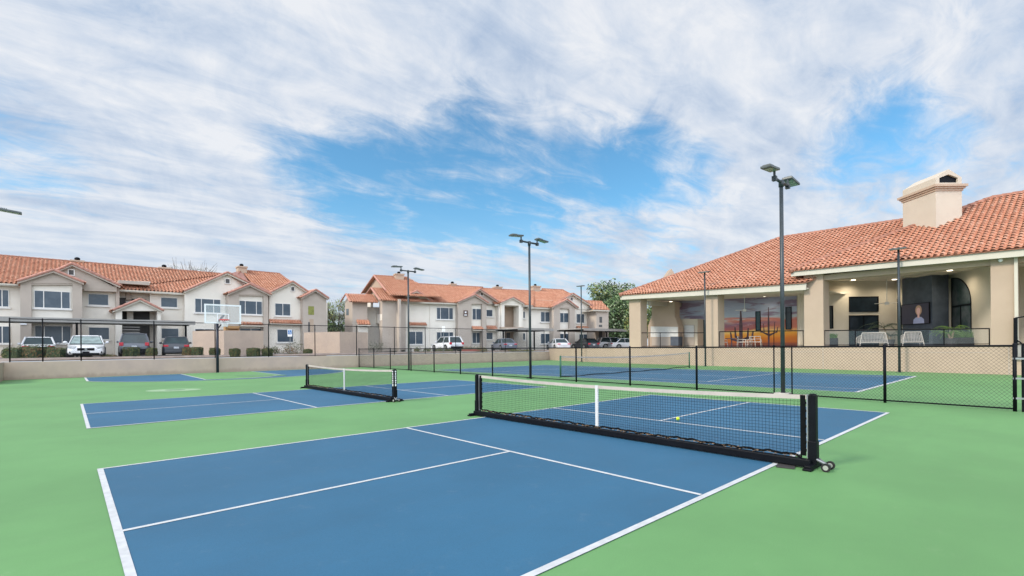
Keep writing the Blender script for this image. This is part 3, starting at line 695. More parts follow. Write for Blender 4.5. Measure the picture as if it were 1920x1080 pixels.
# ================================================================== APARTMENT BUILDINGS
class Bld:
    """walls and openings on vertical planes parallel to a building front"""
    def __init__(s, root, p0, d):
        s.r = root; s.p = V((p0[0], p0[1], 0)); s.d = V((d[0], d[1], 0)).normalized(); s.n = V((s.d.y, -s.d.x, 0))
        if s.n.dot(C - s.p) < 0: s.n = -s.n
    def pt(s, px, py, off=0): return onp(px, py, s.p + s.n * off, s.n)
    def wall(s, poly, off, depth, mt, name='wall'):
        b = MB(); b.prism([s.pt(x, y, off) for x, y in poly], -s.n * depth); return b.build(name, M[mt], s.r)
    def rectpts(s, x0, x1, y0, y1, off):
        a = s.pt(x0, y0, off); b_ = s.pt(x1, 600, off); c_ = s.pt(x0, y1, off)
        return a, b_, a.z, c_.z
    def slab(s, x0, x1, y0, y1, off, th, mt, name):      # proud rectangle, y given at its left end
        a, b_, z1, z0 = s.rectpts(x0, x1, y0, y1, off)
        m_ = MB(); P = [V((a.x, a.y, z0)), V((b_.x, b_.y, z0)), V((b_.x, b_.y, z1)), V((a.x, a.y, z1))]
        m_.prism(P, -s.n * th); return m_.build(name, M[mt], s.r)
    def window(s, x0, x1, y0, y1, off, cuts=(), sill=True, mt='pane', fr='wtrim', fw=.05):
        a, b_, z1, z0 = s.rectpts(x0, x1, y0, y1, off)
        A = V((a.x, a.y, 0)); Bv = V((b_.x, b_.y, 0)); L = (Bv - A).length; d = (Bv - A) / L; n = s.n
        def bx(mb, u0, u1, q0, q1, o0, o1):
            mb.prism([A + d * u0 + n * o0 + V((0, 0, q0)), A + d * u1 + n * o0 + V((0, 0, q0)), A + d * u1 + n * o0 + V((0, 0, q1)), A + d * u0 + n * o0 + V((0, 0, q1))], n * (o1 - o0))
        g = MB(); bx(g, 0, L, z0, z1, -.05, .015); w_ = g.build('window', M[mt], s.r)
        f = MB(); bx(f, -fw, 0, z0 - fw, z1 + fw, -.05, .045); bx(f, L, L + fw, z0 - fw, z1 + fw, -.05, .045); bx(f, 0, L, z1, z1 + fw, -.05, .045); bx(f, 0, L, z0 - fw, z0, -.05, .045)
        for c_ in cuts: bx(f, L * c_ - .028, L * c_ + .028, z0, z1, 0.016, .040)
        f.build('frame', M[fr], w_)
        if sill:
            q = MB(); bx(q, -.14, L + .14, z0 - .17, z0 - fw, -.02, .13); q.build('sill', M['wtrim'], w_)
        return w_
    def gable(s, l, ap, r_, off, depth, mt='cream', base=None, tiles=True, ov=.32, wallpoly=None):
        """gable roof: rake lines l-ap-r_ on plane off; runs back by depth"""
        L, A, R = [s.pt(*p, off) for p in (l, ap, r_)]
        if tiles:
            f = s.n * ov; bk = -s.n * depth
            for P, s_ in ((L, 1), (R, -1)):
                e = (P - A).normalized() * .12
                poly = [P + e + f, P + e + bk, A + bk, A + f] if s_ > 0 else [P + e + f, A + f, A + bk, P + e + bk]
                poly = [q + V((0, 0, .05)) for q in poly]
                tile_face('roof', [poly[0], poly[1], poly[2], poly[3]], s.r, ns=6)
        b = MB()
        for P in (L, R):
            dd = (A - P); k = max(2, int(dd.length / .38)); f = s.n * (ov + .03)
            for i in range(k):
                a0 = P + dd * (i / k) + f; a1 = P + dd * ((i + 1.1) / k if i < k - 1 else 1) + f
                b.tube(a0 + V((0, 0, .07)), a1 + V((0, 0, .07)), .105, 6, .085)
        b.build('rake_tiles', M['rake'], s.r)
        b = MB()
        for P in (L, R):
            dn = V((0, 0, -.16)); f = s.n * ov
            b.prism([P + f, A + f, A + f + dn, P + f + dn], -s.n * (ov - .003))
        b.build('rake_board', M['taupe' if mt == 'taupe' else 'trim'], s.r)
    def awning(s, x0, x1, y0, y1, off, out=.55):
        a, b_, z1, z0 = s.rectpts(x0, x1, y0, y1, off)
        P = [V((a.x, a.y, z0)) + s.n * out, V((b_.x, b_.y, z0)) + s.n * out, V((b_.x, b_.y, z1)), V((a.x, a.y, z1))]
        tile_face('awning', P, s.r, w=.28, c=.3, ns=6)
        m_ = MB(); m_.prism([P[0] + V((0, 0, -.06)), P[1] + V((0, 0, -.06)), P[2] + V((0, 0, -.3)), P[3] + V((0, 0, -.3))], V((0, 0, -.1))); m_.build('awning_board', M['trim'], s.r)
    def roof(s, eave, ridge, offe, offr, name='roof', ns=6, fascia=True, cap=True):
        """eave and ridge: (px,py) lists of two; both kept level"""
        E = [s.pt(*p, offe) for p in eave]; R = [s.pt(*p, offr) for p in ridge]
        ze = sum(p.z for p in E) / 2; zr = sum(p.z for p in R) / 2
        for p in E: p.z = ze
        for p in R: p.z = zr
        tile_face(name, [E[0], E[1], R[1], R[0]], s.r, ns=ns)
        if fascia:
            b = MB(); b.prism([E[0] + V((0, 0, -.02)), E[1] + V((0, 0, -.02)), E[1] + V((0, 0, -.2)), E[0] + V((0, 0, -.2))], -s.n * .08); b.build('fascia', M['trim'], s.r)
            b = MB(); b.prism([E[0] + V((0, 0, -.14)), E[1] + V((0, 0, -.14)), E[1] + V((0, 0, -.17)), E[0] + V((0, 0, -.17))], -s.n * (offe + 1.2)); b.build('soffit', M['trim'], s.r)
        if cap: caps(R[0] + V((0, 0, .02)), R[1] + V((0, 0, .02)), s.r, r=.12)
        # rear slope down to the far side
        rb = [p - s.n * 9 - V((0, 0, 3.2)) for p in R]
        b = MB(); b.face([R[0] + V((0, 0, -.02)), R[1] + V((0, 0, -.02)), rb[1], rb[0]]); b.build('rear_roof', M['cap'], s.r)
        return E, R
    def chimney(s, x0, x1, y0, y1, off, mt='club'):
        a, b_, z1, z0 = s.rectpts(x0, x1, y0, y1, off); A = V((a.x, a.y, 0)); Bv = V((b_.x, b_.y, 0)); d = Bv - A; n = s.n
        m_ = MB(); P = [A, Bv, Bv - n * 1.0, A - n * 1.0]
        m_.prism([p + V((0, 0, z0 - .8)) for p in P], (0, 0, z1 - z0 + .8)); c_ = m_.build('chimney', M[mt], s.r)
        m_ = MB(); P = [A - d * .08 + n * .1, Bv + d * .08 + n * .1, Bv + d * .08 - n * 1.1, A - d * .08 - n * 1.1]
        m_.prism([p + V((0, 0, z1 - .12)) for p in P], (0, 0, .16)); m_.build('chimney_cap', M[mt], c_)
        m_ = MB(); q = A + d * .5 - n * .5; m_.tube(q + V((0, 0, z1 + .04)), q + V((0, 0, z1 + .18)), .13, 10); m_.sphere(q + V((0, 0, z1 + .22)), .22, 10, 6, sc=(1, 1, .75)); m_.build('flue_cowl', M['black'], c_)
    def vent(s, x0, x1, y0, y1, off):
        w_ = s.window(x0, x1, y0, y1, off, sill=False, mt='dark', fw=.07); w_.name = 'attic_vent'

# ---- building A (left)
R_ = thing('apartment_building', 'long two-storey cream and taupe apartment building with red tile roof at the left', 'building', (6, 47, ZT))
A = Bld(R_, (0, 47.0), (1, 0))
GZ = 668
def Wl(x0, x1, yl, yr, off, mt, depth=4.0): return A.wall([(x0, GZ), (x1, GZ - 3), (x1, yr), (x0, yl)], off, depth, mt)
A.wall([(-60, 668), (614, 655), (614, 568), (-60, 540)], -1.6, .3, 'cream', 'rear_wall')
# main walls (recessed parts)
Wl(-60, 38, 529, 531, 0.6, 'cream')
Wl(153, 222, 533, 540, 0.6, 'cream')
Wl(281, 347, 541, 547, 0.2, 'cream')
A.wall([(345, 668), (503, 665), (501, 549), (425, 514), (347, 547)], 1.2, 3, 'cream')
A.wall([(503, 665), (567, 664), (574, 548), (547, 531), (505, 550)], 1.8, 2.5, 'cream')
# gable fronts
def tri(l, ap, r_, off, mt, depth=1.2): A.wall([l, r_, ap], off, depth, mt)
tri((55, 541), (135, 497), (222, 542), 1.45, 'taupe'); A.gable((40, 537), (135, 496), (225, 537), 1.45, 5.2, 'taupe')
A.wall([(157, 545), (219, 547), (219, 537), (157, 536)], 1.43, .5, 'taupe', 'beam')
A.vent(129, 139, 506, 515, 1.46)
tri((36, 531), (100, 509), (157, 531), 2.2, 'taupe', .5); A.gable((33, 529), (100, 508), (157, 531), 2.2, 3.5, 'taupe')
A.wall([(38, GZ), (59, GZ), (59, 524), (38, 530)], 2.19, 1.6, 'taupe', 'pier'); A.wall([(136, GZ), (154, GZ), (154, 531), (136, 524)], 2.19, 1.6, 'taupe', 'pier')
A.wall([(59, 602), (136, 603), (136, 532), (59, 530)], 1.9, .8, 'cream', 'bay_wall'); A.wall([(59, GZ), (136, GZ), (136, 600), (59, 600)], 1.0, .4, 'cream', 'bay_wall')
A.wall([(59, 534), (136, 534), (136, 526), (59, 526)], 2.15, .3, 'taupe', 'beam')
A.wall([(59, 604), (136, 605), (136, 601), (59, 600)], 2.1, .6, 'trim', 'beam')
A.wall([(217, GZ), (224, GZ), (224, 540), (217, 540)], 1.0, 2, 'taupe', 'pier')
A.gable((344, 547), (425, 512), (503, 549), 1.25, 6, 'cream')
A.vent(423, 431, 523, 531, 1.26)
tri((429, 552), (467, 536), (504, 553), 2.3, 'taupe', .5); A.gable((426, 551), (467, 534), (506, 553), 2.3, 2.5, 'taupe')
A.wall([(428, GZ), (448, GZ), (448, 545), (428, 551)], 2.29, 1.6, 'taupe', 'pier'); A.wall([(494, GZ), (503, GZ), (503, 552), (494, 547)], 2.29, 1.6, 'taupe', 'pier')
A.wall([(448, 605), (494, 606), (494, 553), (448, 552)], 2.0, .6, 'cream', 'bay_wall'); A.wall([(448, GZ), (494, GZ), (494, 605), (448, 604)], 1.3, .4, 'cream', 'bay_wall')
A.wall([(448, 554), (494, 555), (494, 548), (448, 547)], 2.25, .3, 'taupe', 'beam')
A.gable((503, 550), (547, 529), (577, 549), 1.85, 4, 'cream')
A.vent(546, 552, 538, 545, 1.86)
# end stair tower
A.wall([(568, GZ), (612, GZ), (612, 560), (590, 545), (568, 557)], 2.6, 3.0, 'taupe', 'tower'); A.gable((564, 558), (590, 544), (614, 560), 2.65, 3.2, 'taupe')
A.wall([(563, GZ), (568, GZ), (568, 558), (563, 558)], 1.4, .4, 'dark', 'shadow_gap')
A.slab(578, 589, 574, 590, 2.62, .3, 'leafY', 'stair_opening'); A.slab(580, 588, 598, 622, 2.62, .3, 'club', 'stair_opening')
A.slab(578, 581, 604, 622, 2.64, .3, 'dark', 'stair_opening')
# windows upper / lower
A.window(-14, 16, 543, 574, .62, (.6,)); A.window(-10, 18, 612, 643, .62, (.5,))
A.window(65, 131, 545, 576, 1.92, (.25, .76)); A.window(66, 132, 611, 643, 1.02, (.25, .76))
A.window(166, 203, 551, 571, .62); A.window(167, 204, 614, 636, .62)
A.window(302, 332, 558, 575, .22); A.window(303, 334, 616, 634, .22)
A.window(366, 413, 560, 585, 1.22, (.24, .73)); A.window(366, 400, 617, 640, 1.22, (.5,))
A.window(449, 491, 564, 588, 2.02, (.25, .75)); A.window(450, 490, 616, 640, 1.32, (.5,))
A.window(516, 544, 569, 591, 1.82, (.5,)); A.window(520, 549, 618, 641, 1.82)
A.awning(450, 491, 604, 609, 2.3); A.awning(504, 566, 599, 606, 1.82)
# stair recess
A.wall([(222, GZ), (282, GZ), (282, 528), (222, 526)], -0.6, .3, 'cream', 'recess_wall')
A.slab(222, 281, 525, 531, 0.9, 2.0, 'taupe', 'flat_roof')
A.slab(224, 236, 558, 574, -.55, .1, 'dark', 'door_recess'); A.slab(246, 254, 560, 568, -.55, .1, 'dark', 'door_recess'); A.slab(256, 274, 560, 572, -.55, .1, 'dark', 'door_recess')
A.slab(236, 247, 536, 562, -.3, .3, 'taupe', 'recess_pier')
tri((214, 583), (262, 563), (303, 583), 2.4, 'cream', .5); A.gable((211, 583), (262, 562), (304, 583), 2.4, 3.0, 'cream')
A.wall([(217, GZ), (229, GZ), (229, 577), (217, 582)], 2.39, 2.4, 'cream', 'pier'); A.wall([(295, GZ), (302, GZ), (302, 583), (295, 580)], 2.39, 2.4, 'cream', 'pier')
A.wall([(229, 605), (295, 606), (295, 600), (229, 599)], 2.3, 2.2, 'taupe', 'landing'); A.wall([(229, GZ), (295, GZ), (295, 580), (229, 580)], 0.0, .3, 'dark', 'recess_wall')
for i in range(8): A.slab(230, 262, 612 + i * 5, 614 + i * 5, 1.8 - i * .05, .35, 'grey', 'stair_tread')
for x_ in (244, 262, 280): A.slab(x_ - 6, x_ + 6, 584, 600, .8, .05, 'cream', 'recess_panel') if x_ == 244 else None
# roofs
E1, R1 = A.roof([(-60, 526), (213, 543)], [(-60, 476), (425, 514)], 1.2, -5.0)
A.roof([(213, 543), (350, 548)], [(300, 505), (430, 515)], 0.9, -5.2, cap=False)
E3, R3 = A.roof([(488, 549), (585, 552)], [(452, 508), (524, 513)], 1.3, -5.6)
caps(R3[1], A.pt(560, 541, 0), R_, r=.11); caps(R3[0], A.pt(440, 522, 0), R_, r=.11)
b = MB(); b.face([R3[1], A.pt(585, 552, 1.9), A.pt(570, 548, -5.6)]); b.build('roof', M['cap'], R_)
b = MB(); b.face([R3[0], A.pt(425, 514, 1.2), A.pt(480, 548, 1.9)]); b.build('roof', M['rake'], R_)
A.chimney(133, 158, 487.5, 500, -4.9); A.chimney(299, 320, 501, 512, -4.9); A.chimney(447, 464, 499, 518, -4.6)
A.slab(38, 50, 604, 609, 2.3, .12, 'white', 'wall_lamp')
R_['category'] = 'building'

# ---- building B (middle, turned a little)
R2_ = thing('apartment_building', 'second two-storey cream apartment building with orange tile roofs, in the photo\'s middle distance', 'building', (38, 42, ZT))
Bb = Bld(R2_, (26.6, 43.5), (28.4, -7.5))
A0 = A; A = Bb; GZ = 659
Bb.wall([(662, 660), (1120, 654), (1120, 585), (662, 575)], -2.4, .3, 'cream', 'rear_wall')
Bb.wall([(760, 660), (812, 659), (812, 566), (780, 549), (760, 556)], .4, 4, 'cream'); Wl(806, 862, 566, 569, .5, 'cream')
Bb.wall([(764, 605), (798, 606), (798, 568), (764, 567)], .2, .2, 'cream', 'recess_panel')
Wl(905, 936, 566, 570, 0, 'cream'); Wl(935, 946, 567, 563, .9, 'cream', 2); Wl(975, 981, 563, 570, .9, 'cream', 2); Wl(976, 1000, 570, 574, 0, 'cream', 1)
Wl(996, 1040, 574, 577, .4, 'cream'); Wl(1072, 1108, 570, 576, .2, 'cream')
# taupe corner at the west end
Wl(717, 761, 562, 562, 1.0, 'taupe', 1.6)
# west-facing gable and porch
WE = Bb.pt(717, 600, 1.0); wn = -Bb.d; ww = -Bb.n
def west(px, py): return onp(px, py, WE, Bb.d)
b = MB(); b.prism([west(691, 558), west(717, 563), west(702, 541)], Bb.d * .3); b.build('gable_end', M['club'], R2_)
b = MB(); b.prism([west(689, 660), west(695, 660), west(695, 560), west(689, 559)], Bb.d * .3); b.build('pier', M['cream'], R2_)
b = MB(); b.prism([west(689, 568), west(717, 565), west(717, 561), west(689, 557)], Bb.d * .25); b.build('beam', M['club'], R2_)
b = MB(); b.prism([west(703, 606), west(716, 607), west(716, 589), west(703, 589)], Bb.d * .15); b.build('balcony_wall', M['cream'], R2_)
b = MB(); b.prism([west(690, 660) + Bb.d * 1.6, west(722, 660) + Bb.d * 1.6, west(722, 560) + Bb.d * 1.6, west(690, 560) + Bb.d * 1.6], Bb.d * .2); b.build('recess_wall', M['taupe'], R2_)
Lw, Aw, Rw = west(688, 558), west(702, 540), west(719, 563)
f0 = -Bb.d * .4; bk = Bb.d * 4.5
tile_face('roof', [Rw + f0, Rw + bk, Aw + bk, Aw + f0], R2_, ns=6); tile_face('roof', [Lw + f0, Aw + f0, Aw + bk, Lw + bk], R2_, ns=6)
b = MB()
for P in (Lw, Rw): b.tube(P + f0, Aw + f0, .10, 6)
b.build('rake_tiles', M['rake'], R2_)
# big cross roof behind it, its west gable and ridge
WE2 = Bb.pt(722, 600, -2.5)
def west2(px, py): return onp(px, py, WE2, Bb.d)
Lw, Aw, Rw = west2(683, 550), west2(707, 517), west2(730, 545)
b = MB(); b.prism([Lw, Rw, Aw], Bb.d * .3); b.build('gable_end', M['club'], R2_)
eR = (Aw - Rw).normalized()
P3 = Rw - eR * 1.9
bk = Bb.d * (Bb.pt(771, 524, -5) - Aw).dot(Bb.d)
tile_face('roof', [P3 + f0, P3 + bk * 1.5, Aw + bk, Aw + f0], R2_, ns=6); tile_face('roof', [Lw + f0, Aw + f0, Aw + bk, Lw + bk], R2_, ns=6)
b = MB()
for P in (Lw, Rw): b.tube(P + f0, Aw + f0, .11, 6)
b.build('rake_tiles', M['rake'], R2_); caps(Aw + f0, Aw + bk, R2_, r=.12)
# far west tower
Tt = Bld(R2_, (Bb.pt(661, 600, -1.0).x, Bb.pt(661, 600, -1.0).y), (Bb.d.x, Bb.d.y))
Tt.wall([(661, 660), (689, 660), (689, 563), (661, 563)], 0, 4, 'taupe', 'tower')
TW = Tt.pt(661, 600, 0)
def west3(px, py): return onp(px, py, TW, Bb.d)
b = MB(); b.prism([west3(646, 660), west3(660.8, 660), west3(660.8, 564), west3(655, 552), west3(647, 564)], Bb.d * .1); b.build('gable_end', M['taupe'], R2_)
Lw, Aw, Rw = west3(645, 566), west3(655, 551), west3(663, 566)
tile_face('roof', [Rw + f0, Rw + Bb.d * 2.8, Aw + Bb.d * 2.8, Aw + f0], R2_, ns=6)
b = MB()
for P in (Lw, Rw): b.tube(P + f0, Aw + f0, .09, 6)
b.build('rake_tiles', M['rake'], R2_)
b = MB(); b.prism([west3(649.5, 591) - Bb.d * .03, west3(654, 591) - Bb.d * .03, west3(654, 579) - Bb.d * .03, west3(649.5, 579) - Bb.d * .03], Bb.d * .1); b.build('window', M['pane'], R2_)
Tt.awning(668, 692, 600, 609, 0, .9); Tt.slab(672, 690, 612, 640, .3, .3, 'cream', 'entry_wall')
Bb.slab(744, 752, 578, 596, 1.02, .2, 'litwall', 'stair_opening'); Bb.slab(744, 751, 600, 628, 1.02, .2, 'litwall', 'stair_opening')
b = MB(); q = west(697, 577) + Bb.d * 1.55; b.box(q.x - .3, q.x + .05, q.y - .1, q.y + .1, q.z - .12, q.z + .12); q = west(697, 617) + Bb.d * 1.55; b.box(q.x - .3, q.x + .05, q.y - .1, q.y + .1, q.z - .12, q.z + .12); b.build('wall_lamp', M['black'], R2_)
# gables facing the viewer
Bb.gable((759, 556), (780, 546), (811, 566), .45, 4, 'cream'); Bb.vent(777, 782, 551, 556, .43)
Bb.wall([(906, 570), (934, 571), (934, 568), (898, 546), (880, 560)], .35, 1.0, 'taupe', 'gable_front'); Bb.gable((870, 563), (898, 543), (936, 568), .5, 5, 'taupe')
Bb.vent(901, 906, 549, 554, .36)
Bb.wall([(860, 569), (913, 570), (889, 555)], 1.4, .5, 'taupe', 'gable_front'); Bb.gable((857, 567), (889, 553), (914, 569), 1.4, 3, 'taupe')
Bb.wall([(859, 659), (884, 659), (884, 561), (859, 567)], 1.39, 1.5, 'taupe', 'pier'); Bb.wall([(904, 659), (912, 659), (912, 568), (904, 562)], 1.39, 1.5, 'taupe', 'pier')
Bb.wall([(884, 614), (904, 614), (904, 568), (884, 567)], 1.0, .5, 'cream', 'bay_wall'); Bb.wall([(884, 660), (904, 660), (904, 613), (884, 613)], .6, .4, 'cream', 'bay_wall')
Bb.wall([(940, 568), (978, 569), (960, 560)], 1.3, .5, 'cream', 'gable_front'); Bb.gable((937, 568), (960, 558), (981, 570), 1.3, 2.5, 'cream')
Bb.wall([(940, 658), (946, 658), (946, 563), (940, 566)], 1.29, 1.5, 'cream', 'pier'); Bb.wall([(973, 658), (978, 658), (978, 568), (973, 565)], 1.29, 1.5, 'cream', 'pier')
Bb.wall([(946, 572), (973, 573), (973, 562), (946, 562)], 1.25, .3, 'cream', 'beam'); Bb.wall([(944, 658), (975, 658), (975, 571), (944, 570)], -.8, .3, 'club', 'recess_wall')
Bb.slab(940, 982, 613, 617, 1.5, 1.8, 'club', 'landing'); Bb.slab(950, 956, 624, 650, -.7, .1, 'dark', 'door')
Bb.gable((1034, 573), (1072, 551), (1110, 575), .5, 5, 'cream'); Bb.wall([(1040, 580), (1108, 580), (1108, 575), (1072, 553), (1040, 572)], .3, 1.0, 'cream', 'gable_front')
Bb.vent(1070, 1074, 558, 563, .33)
Bb.wall([(1038, 577), (1080, 577), (1061, 564)], 1.5, .5, 'taupe', 'gable_front'); Bb.gable((1034, 576), (1061, 562), (1082, 578), 1.5, 3, 'taupe')
Bb.wall([(1038, 657), (1050, 657), (1050, 570), (1038, 576)], 1.49, 1.5, 'taupe', 'pier'); Bb.wall([(1068, 657), (1078, 657), (1078, 577), (1068, 570)], 1.49, 1.5, 'taupe', 'pier')
Bb.wall([(1050, 657), (1068, 657), (1068, 573), (1050, 572)], 1.1, .5, 'cream', 'bay_wall')
Bb.wall([(1050, 578), (1068, 579), (1068, 572), (1050, 571)], 1.45, .3, 'taupe', 'beam')
# east stair tower
Bb.wall([(1118, 657), (1141, 657), (1141, 581), (1118, 580)], 2.4, 4, 'taupe', 'tower'); Bb.roof([(1112, 580), (1143, 582)], [(1094, 564), (1128, 566)], 2.8, -2.5)
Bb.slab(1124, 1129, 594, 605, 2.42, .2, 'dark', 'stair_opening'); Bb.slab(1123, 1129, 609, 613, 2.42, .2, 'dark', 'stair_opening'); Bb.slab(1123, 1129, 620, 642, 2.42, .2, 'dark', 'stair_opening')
# windows
for a in [(767, 788, 575, 597, .22, (.5,)), (766, 792, 622, 645, .42, (.5,)), (819, 849, 577, 598, .52, (.22, .75)), (819, 849, 623, 642, .52, (.25, .75)), (886, 902, 579, 599, 1.02, (.4,)), (886, 903, 624, 643, .62, (.4,)),
          (912, 923, 581, 593, .02, ()), (912, 923, 624, 636, .02, ()), (978, 984, 584, 596, .05, ()), (978, 984, 625, 637, .05, ()), (1014, 1031, 585, 603, .42, (.45,)), (1014, 1031, 626, 644, .42, (.45,)),
          (1050, 1067, 587, 604, 1.12, (.4,)), (1050, 1067, 626, 643, 1.12, (.4,)), (1081, 1095, 589, 605, .22, (.5,)), (1086, 1101, 627, 641, .22, (.5,))]:
    Bb.window(*a[:5], a[5], sill=a[4] < 1)
for a in [(766, 798, 605, 610, .4), (884, 904, 612, 618, 1.2), (911, 934, 611, 618, .1), (1080, 1104, 612, 616, .2)]: Bb.awning(*a)
# roofs
E4, R4 = Bb.roof([(724, 563), (862, 569)], [(765, 533), (905, 538)], 1.1, -4.6)
Bb.roof([(928, 569), (1000, 574)], [(890, 541), (1002, 546)], 1.0, -4.6)
Bb.roof([(990, 575), (1040, 578)], [(960, 545), (1060, 550)], 1.0, -4.4, cap=False)
E5, R5 = Bb.roof([(1000, 560), (1084, 566)], [(1016, 541), (1056, 545)], -2.0, -6.0)
caps(R5[1], Bb.pt(1090, 562, -1), R2_, r=.1)
Bb.chimney(742, 758, 513, 522, -5.2); Bb.chimney(846, 856, 532, 540, -4.4); Bb.chimney(930, 942, 537.5, 546, -4.5); Bb.chimney(1000, 1014, 536, 552, -5.0)
b = MB(); q = [Bb.pt(x, y, 1.42) for x, y in ((869, 593), (877, 593), (877, 582), (869, 582))]; b.prism(q, Bb.n * .06); pq = b.build('number_plaque', M['plaque'], R2_)
b = MB(); q = [Bb.pt(x, y, 1.485) for x, y in ((871.5, 587), (874.5, 587), (874.5, 584), (871.5, 584))]; b.prism(q, Bb.n * .01)
q = [Bb.pt(x, y, 1.485) for x, y in ((870.5, 591.5), (875.5, 591.5), (875.5, 589.8), (870.5, 589.8))]; b.prism(q, Bb.n * .01); b.build('plaque_lettering', M['white'], pq)
A = A0

# ------------------------------------------------------------------ carports
def carport(x0, x1, y0, y1, z, label, slope=0.0):
    t = thing('carport', label, 'carport', ((x0 + x1) / 2, y0, ZT), 'flat-roofed carports')
    b = MB(); b.box(x0, x1, y0, y1, z - .12, z)
    n = int((x1 - x0) / .3)
    b.build('roof_deck', M['grey'], t)
    for ya_, yb2 in ((y0 - .05, y0 - .002), (y1 + .002, y1 + .05)): b = MB(); b.box(x0, x1, ya_, yb2, z - .30, z + .02); b.build('edge_trim', M['grey'], t)
    k = max(1, int((x1 - x0) / 6.2))
    for i in range(k + 1):
        x = x0 + .4 + (x1 - x0 - .8) * i / k; ym = y1 - 1.0
        b = MB(); b.box(x - .07, x + .07, ym - .07, ym + .07, ZT - .1, z - .3); b.box(x - .06, x + .06, y0 + .1, y1 - .1, z - .3, z - .12); b.build('post', M['black'], t)
cz = onp(0, 592, (0, 36, 0), V((0, 1, 0)))
carport(-14, onp(366, 600, (0, 39.4, 0), V((0, 1, 0))).x, 39.4, 42.2, 3.91, 'long flat grey carport roof in front of the left apartment building')
k0 = atk(968, 616, 57); k1 = atk(1076, 616, 58.5)
carport(k0.x, k1.x, 33.0, 37.0, 3.75, 'flat carport in front of the middle apartments, left of the far light pole')
k0 = atk(1078, 616, 60); k1 = atk(1215, 613, 64)
carport(k0.x + .5, k1.x, 29.6, 34, 3.75, 'flat carport between the middle apartments and the clubhouse')

# ------------------------------------------------------------------ trash enclosures
def ring_wall(mb, pts, t, z0, z1):
    n = len(pts); P = [V((p[0], p[1], 0)) for p in pts]; c = sum(P, V()) / n; inn = []
    for i in range(n):
        a = (P[i] - P[i - 1]).normalized(); b_ = (P[(i + 1) % n] - P[i]).normalized()
        na = V((-a.y, a.x, 0)); nb = V((-b_.y, b_.x, 0))
        if na.dot(c - P[i]) < 0: na = -na
        if nb.dot(c - P[i]) < 0: nb = -nb
        k = (na + nb); k = k / max(.4, k.dot(na)) * t; inn.append(P[i] + k)
    vs = []
    for L_ in (P, inn):
        for z in (z0, z1): vs += [V((p.x, p.y, z)) for p in L_]
    o0, o1, i0, i1 = 0, n, 2 * n, 3 * n; fs = []
    for i in range(n):
        j = (i + 1) % n; fs += [(o0 + i, o0 + j, o1 + j, o1 + i), (i0 + j, i0 + i, i1 + i, i1 + j), (o1 + i, o1 + j, i1 + j, i1 + i)]
    mb.add(vs, fs)
def enclosure(pxs, ks, top, label):
    P = [atk(px, 640, k) for px, k in zip(pxs, ks)]; bk = FW * 4.5
    z1 = atk(pxs[1], top, ks[1]).z
    pts = [P[0], P[1], P[2], atk(pxs[2] - 6, 640, ks[2] + 3.2), atk(pxs[0] + 6, 640, ks[0] + 3.2)]
    b = MB(); ring_wall(b, pts, .2, ZT - .12, z1); o = b.build('refuse_enclosure', M['wallA']); tag(o, label, 'enclosure', 'block-walled refuse enclosures')
    return z1
ez = enclosure((361, 420, 494), (37.6, 36.7, 38.2), 619.5, 'tan block-walled refuse enclosure directly behind the basketball hoop')
enclosure((570, 637, 690), (44.5, 43.0, 45.2), 622, 'tan block-walled refuse enclosure between the two apartment buildings')
b = MB(); c = atk(436, 619, 38.6); zb = c.z - 1.0
for (u0, u1, v0, v1) in ((-.5, .5, -.02, .0), (-.5, .5, .6, .62), (-.5, -.48, 0, .6), (.48, .5, 0, .6)):
    b.box(c.x + u0, c.x + u1, c.y + v0, c.y + v1, zb, c.z + .32 - (0 if v0 > .3 else .08))
b.prism([(c.x - .5, c.y, c.z + .22), (c.x - .3, c.y, c.z + .02), (c.x + .35, c.y, c.z + .02), (c.x + .5, c.y, c.z + .22)], (0, -.3, .1))
b.box(c.x - .5, c.x + .5, c.y, c.y + .6, zb - .02, zb)
tag(b.build('cardboard_box', M['card']), 'open cardboard box sticking up above the refuse enclosure behind the hoop', 'box')
b = MB(); c0_ = atk(367, 618.3, 38.9); c1_ = atk(415, 618.3, 39.2)
b.prism([c0_, c1_, c1_ + FW * 1.2, c0_ + FW * 1.2], (0, 0, -.10)); b.prism([c0_ + FW * .05, c1_ + FW * .05, c1_ + FW * 1.1, c0_ + FW * 1.1], (0, 0, -1.5))
tag(b.build('refuse_bin', M['black']), 'dark refuse bin lid showing above the left part of the enclosure wall', 'bin')

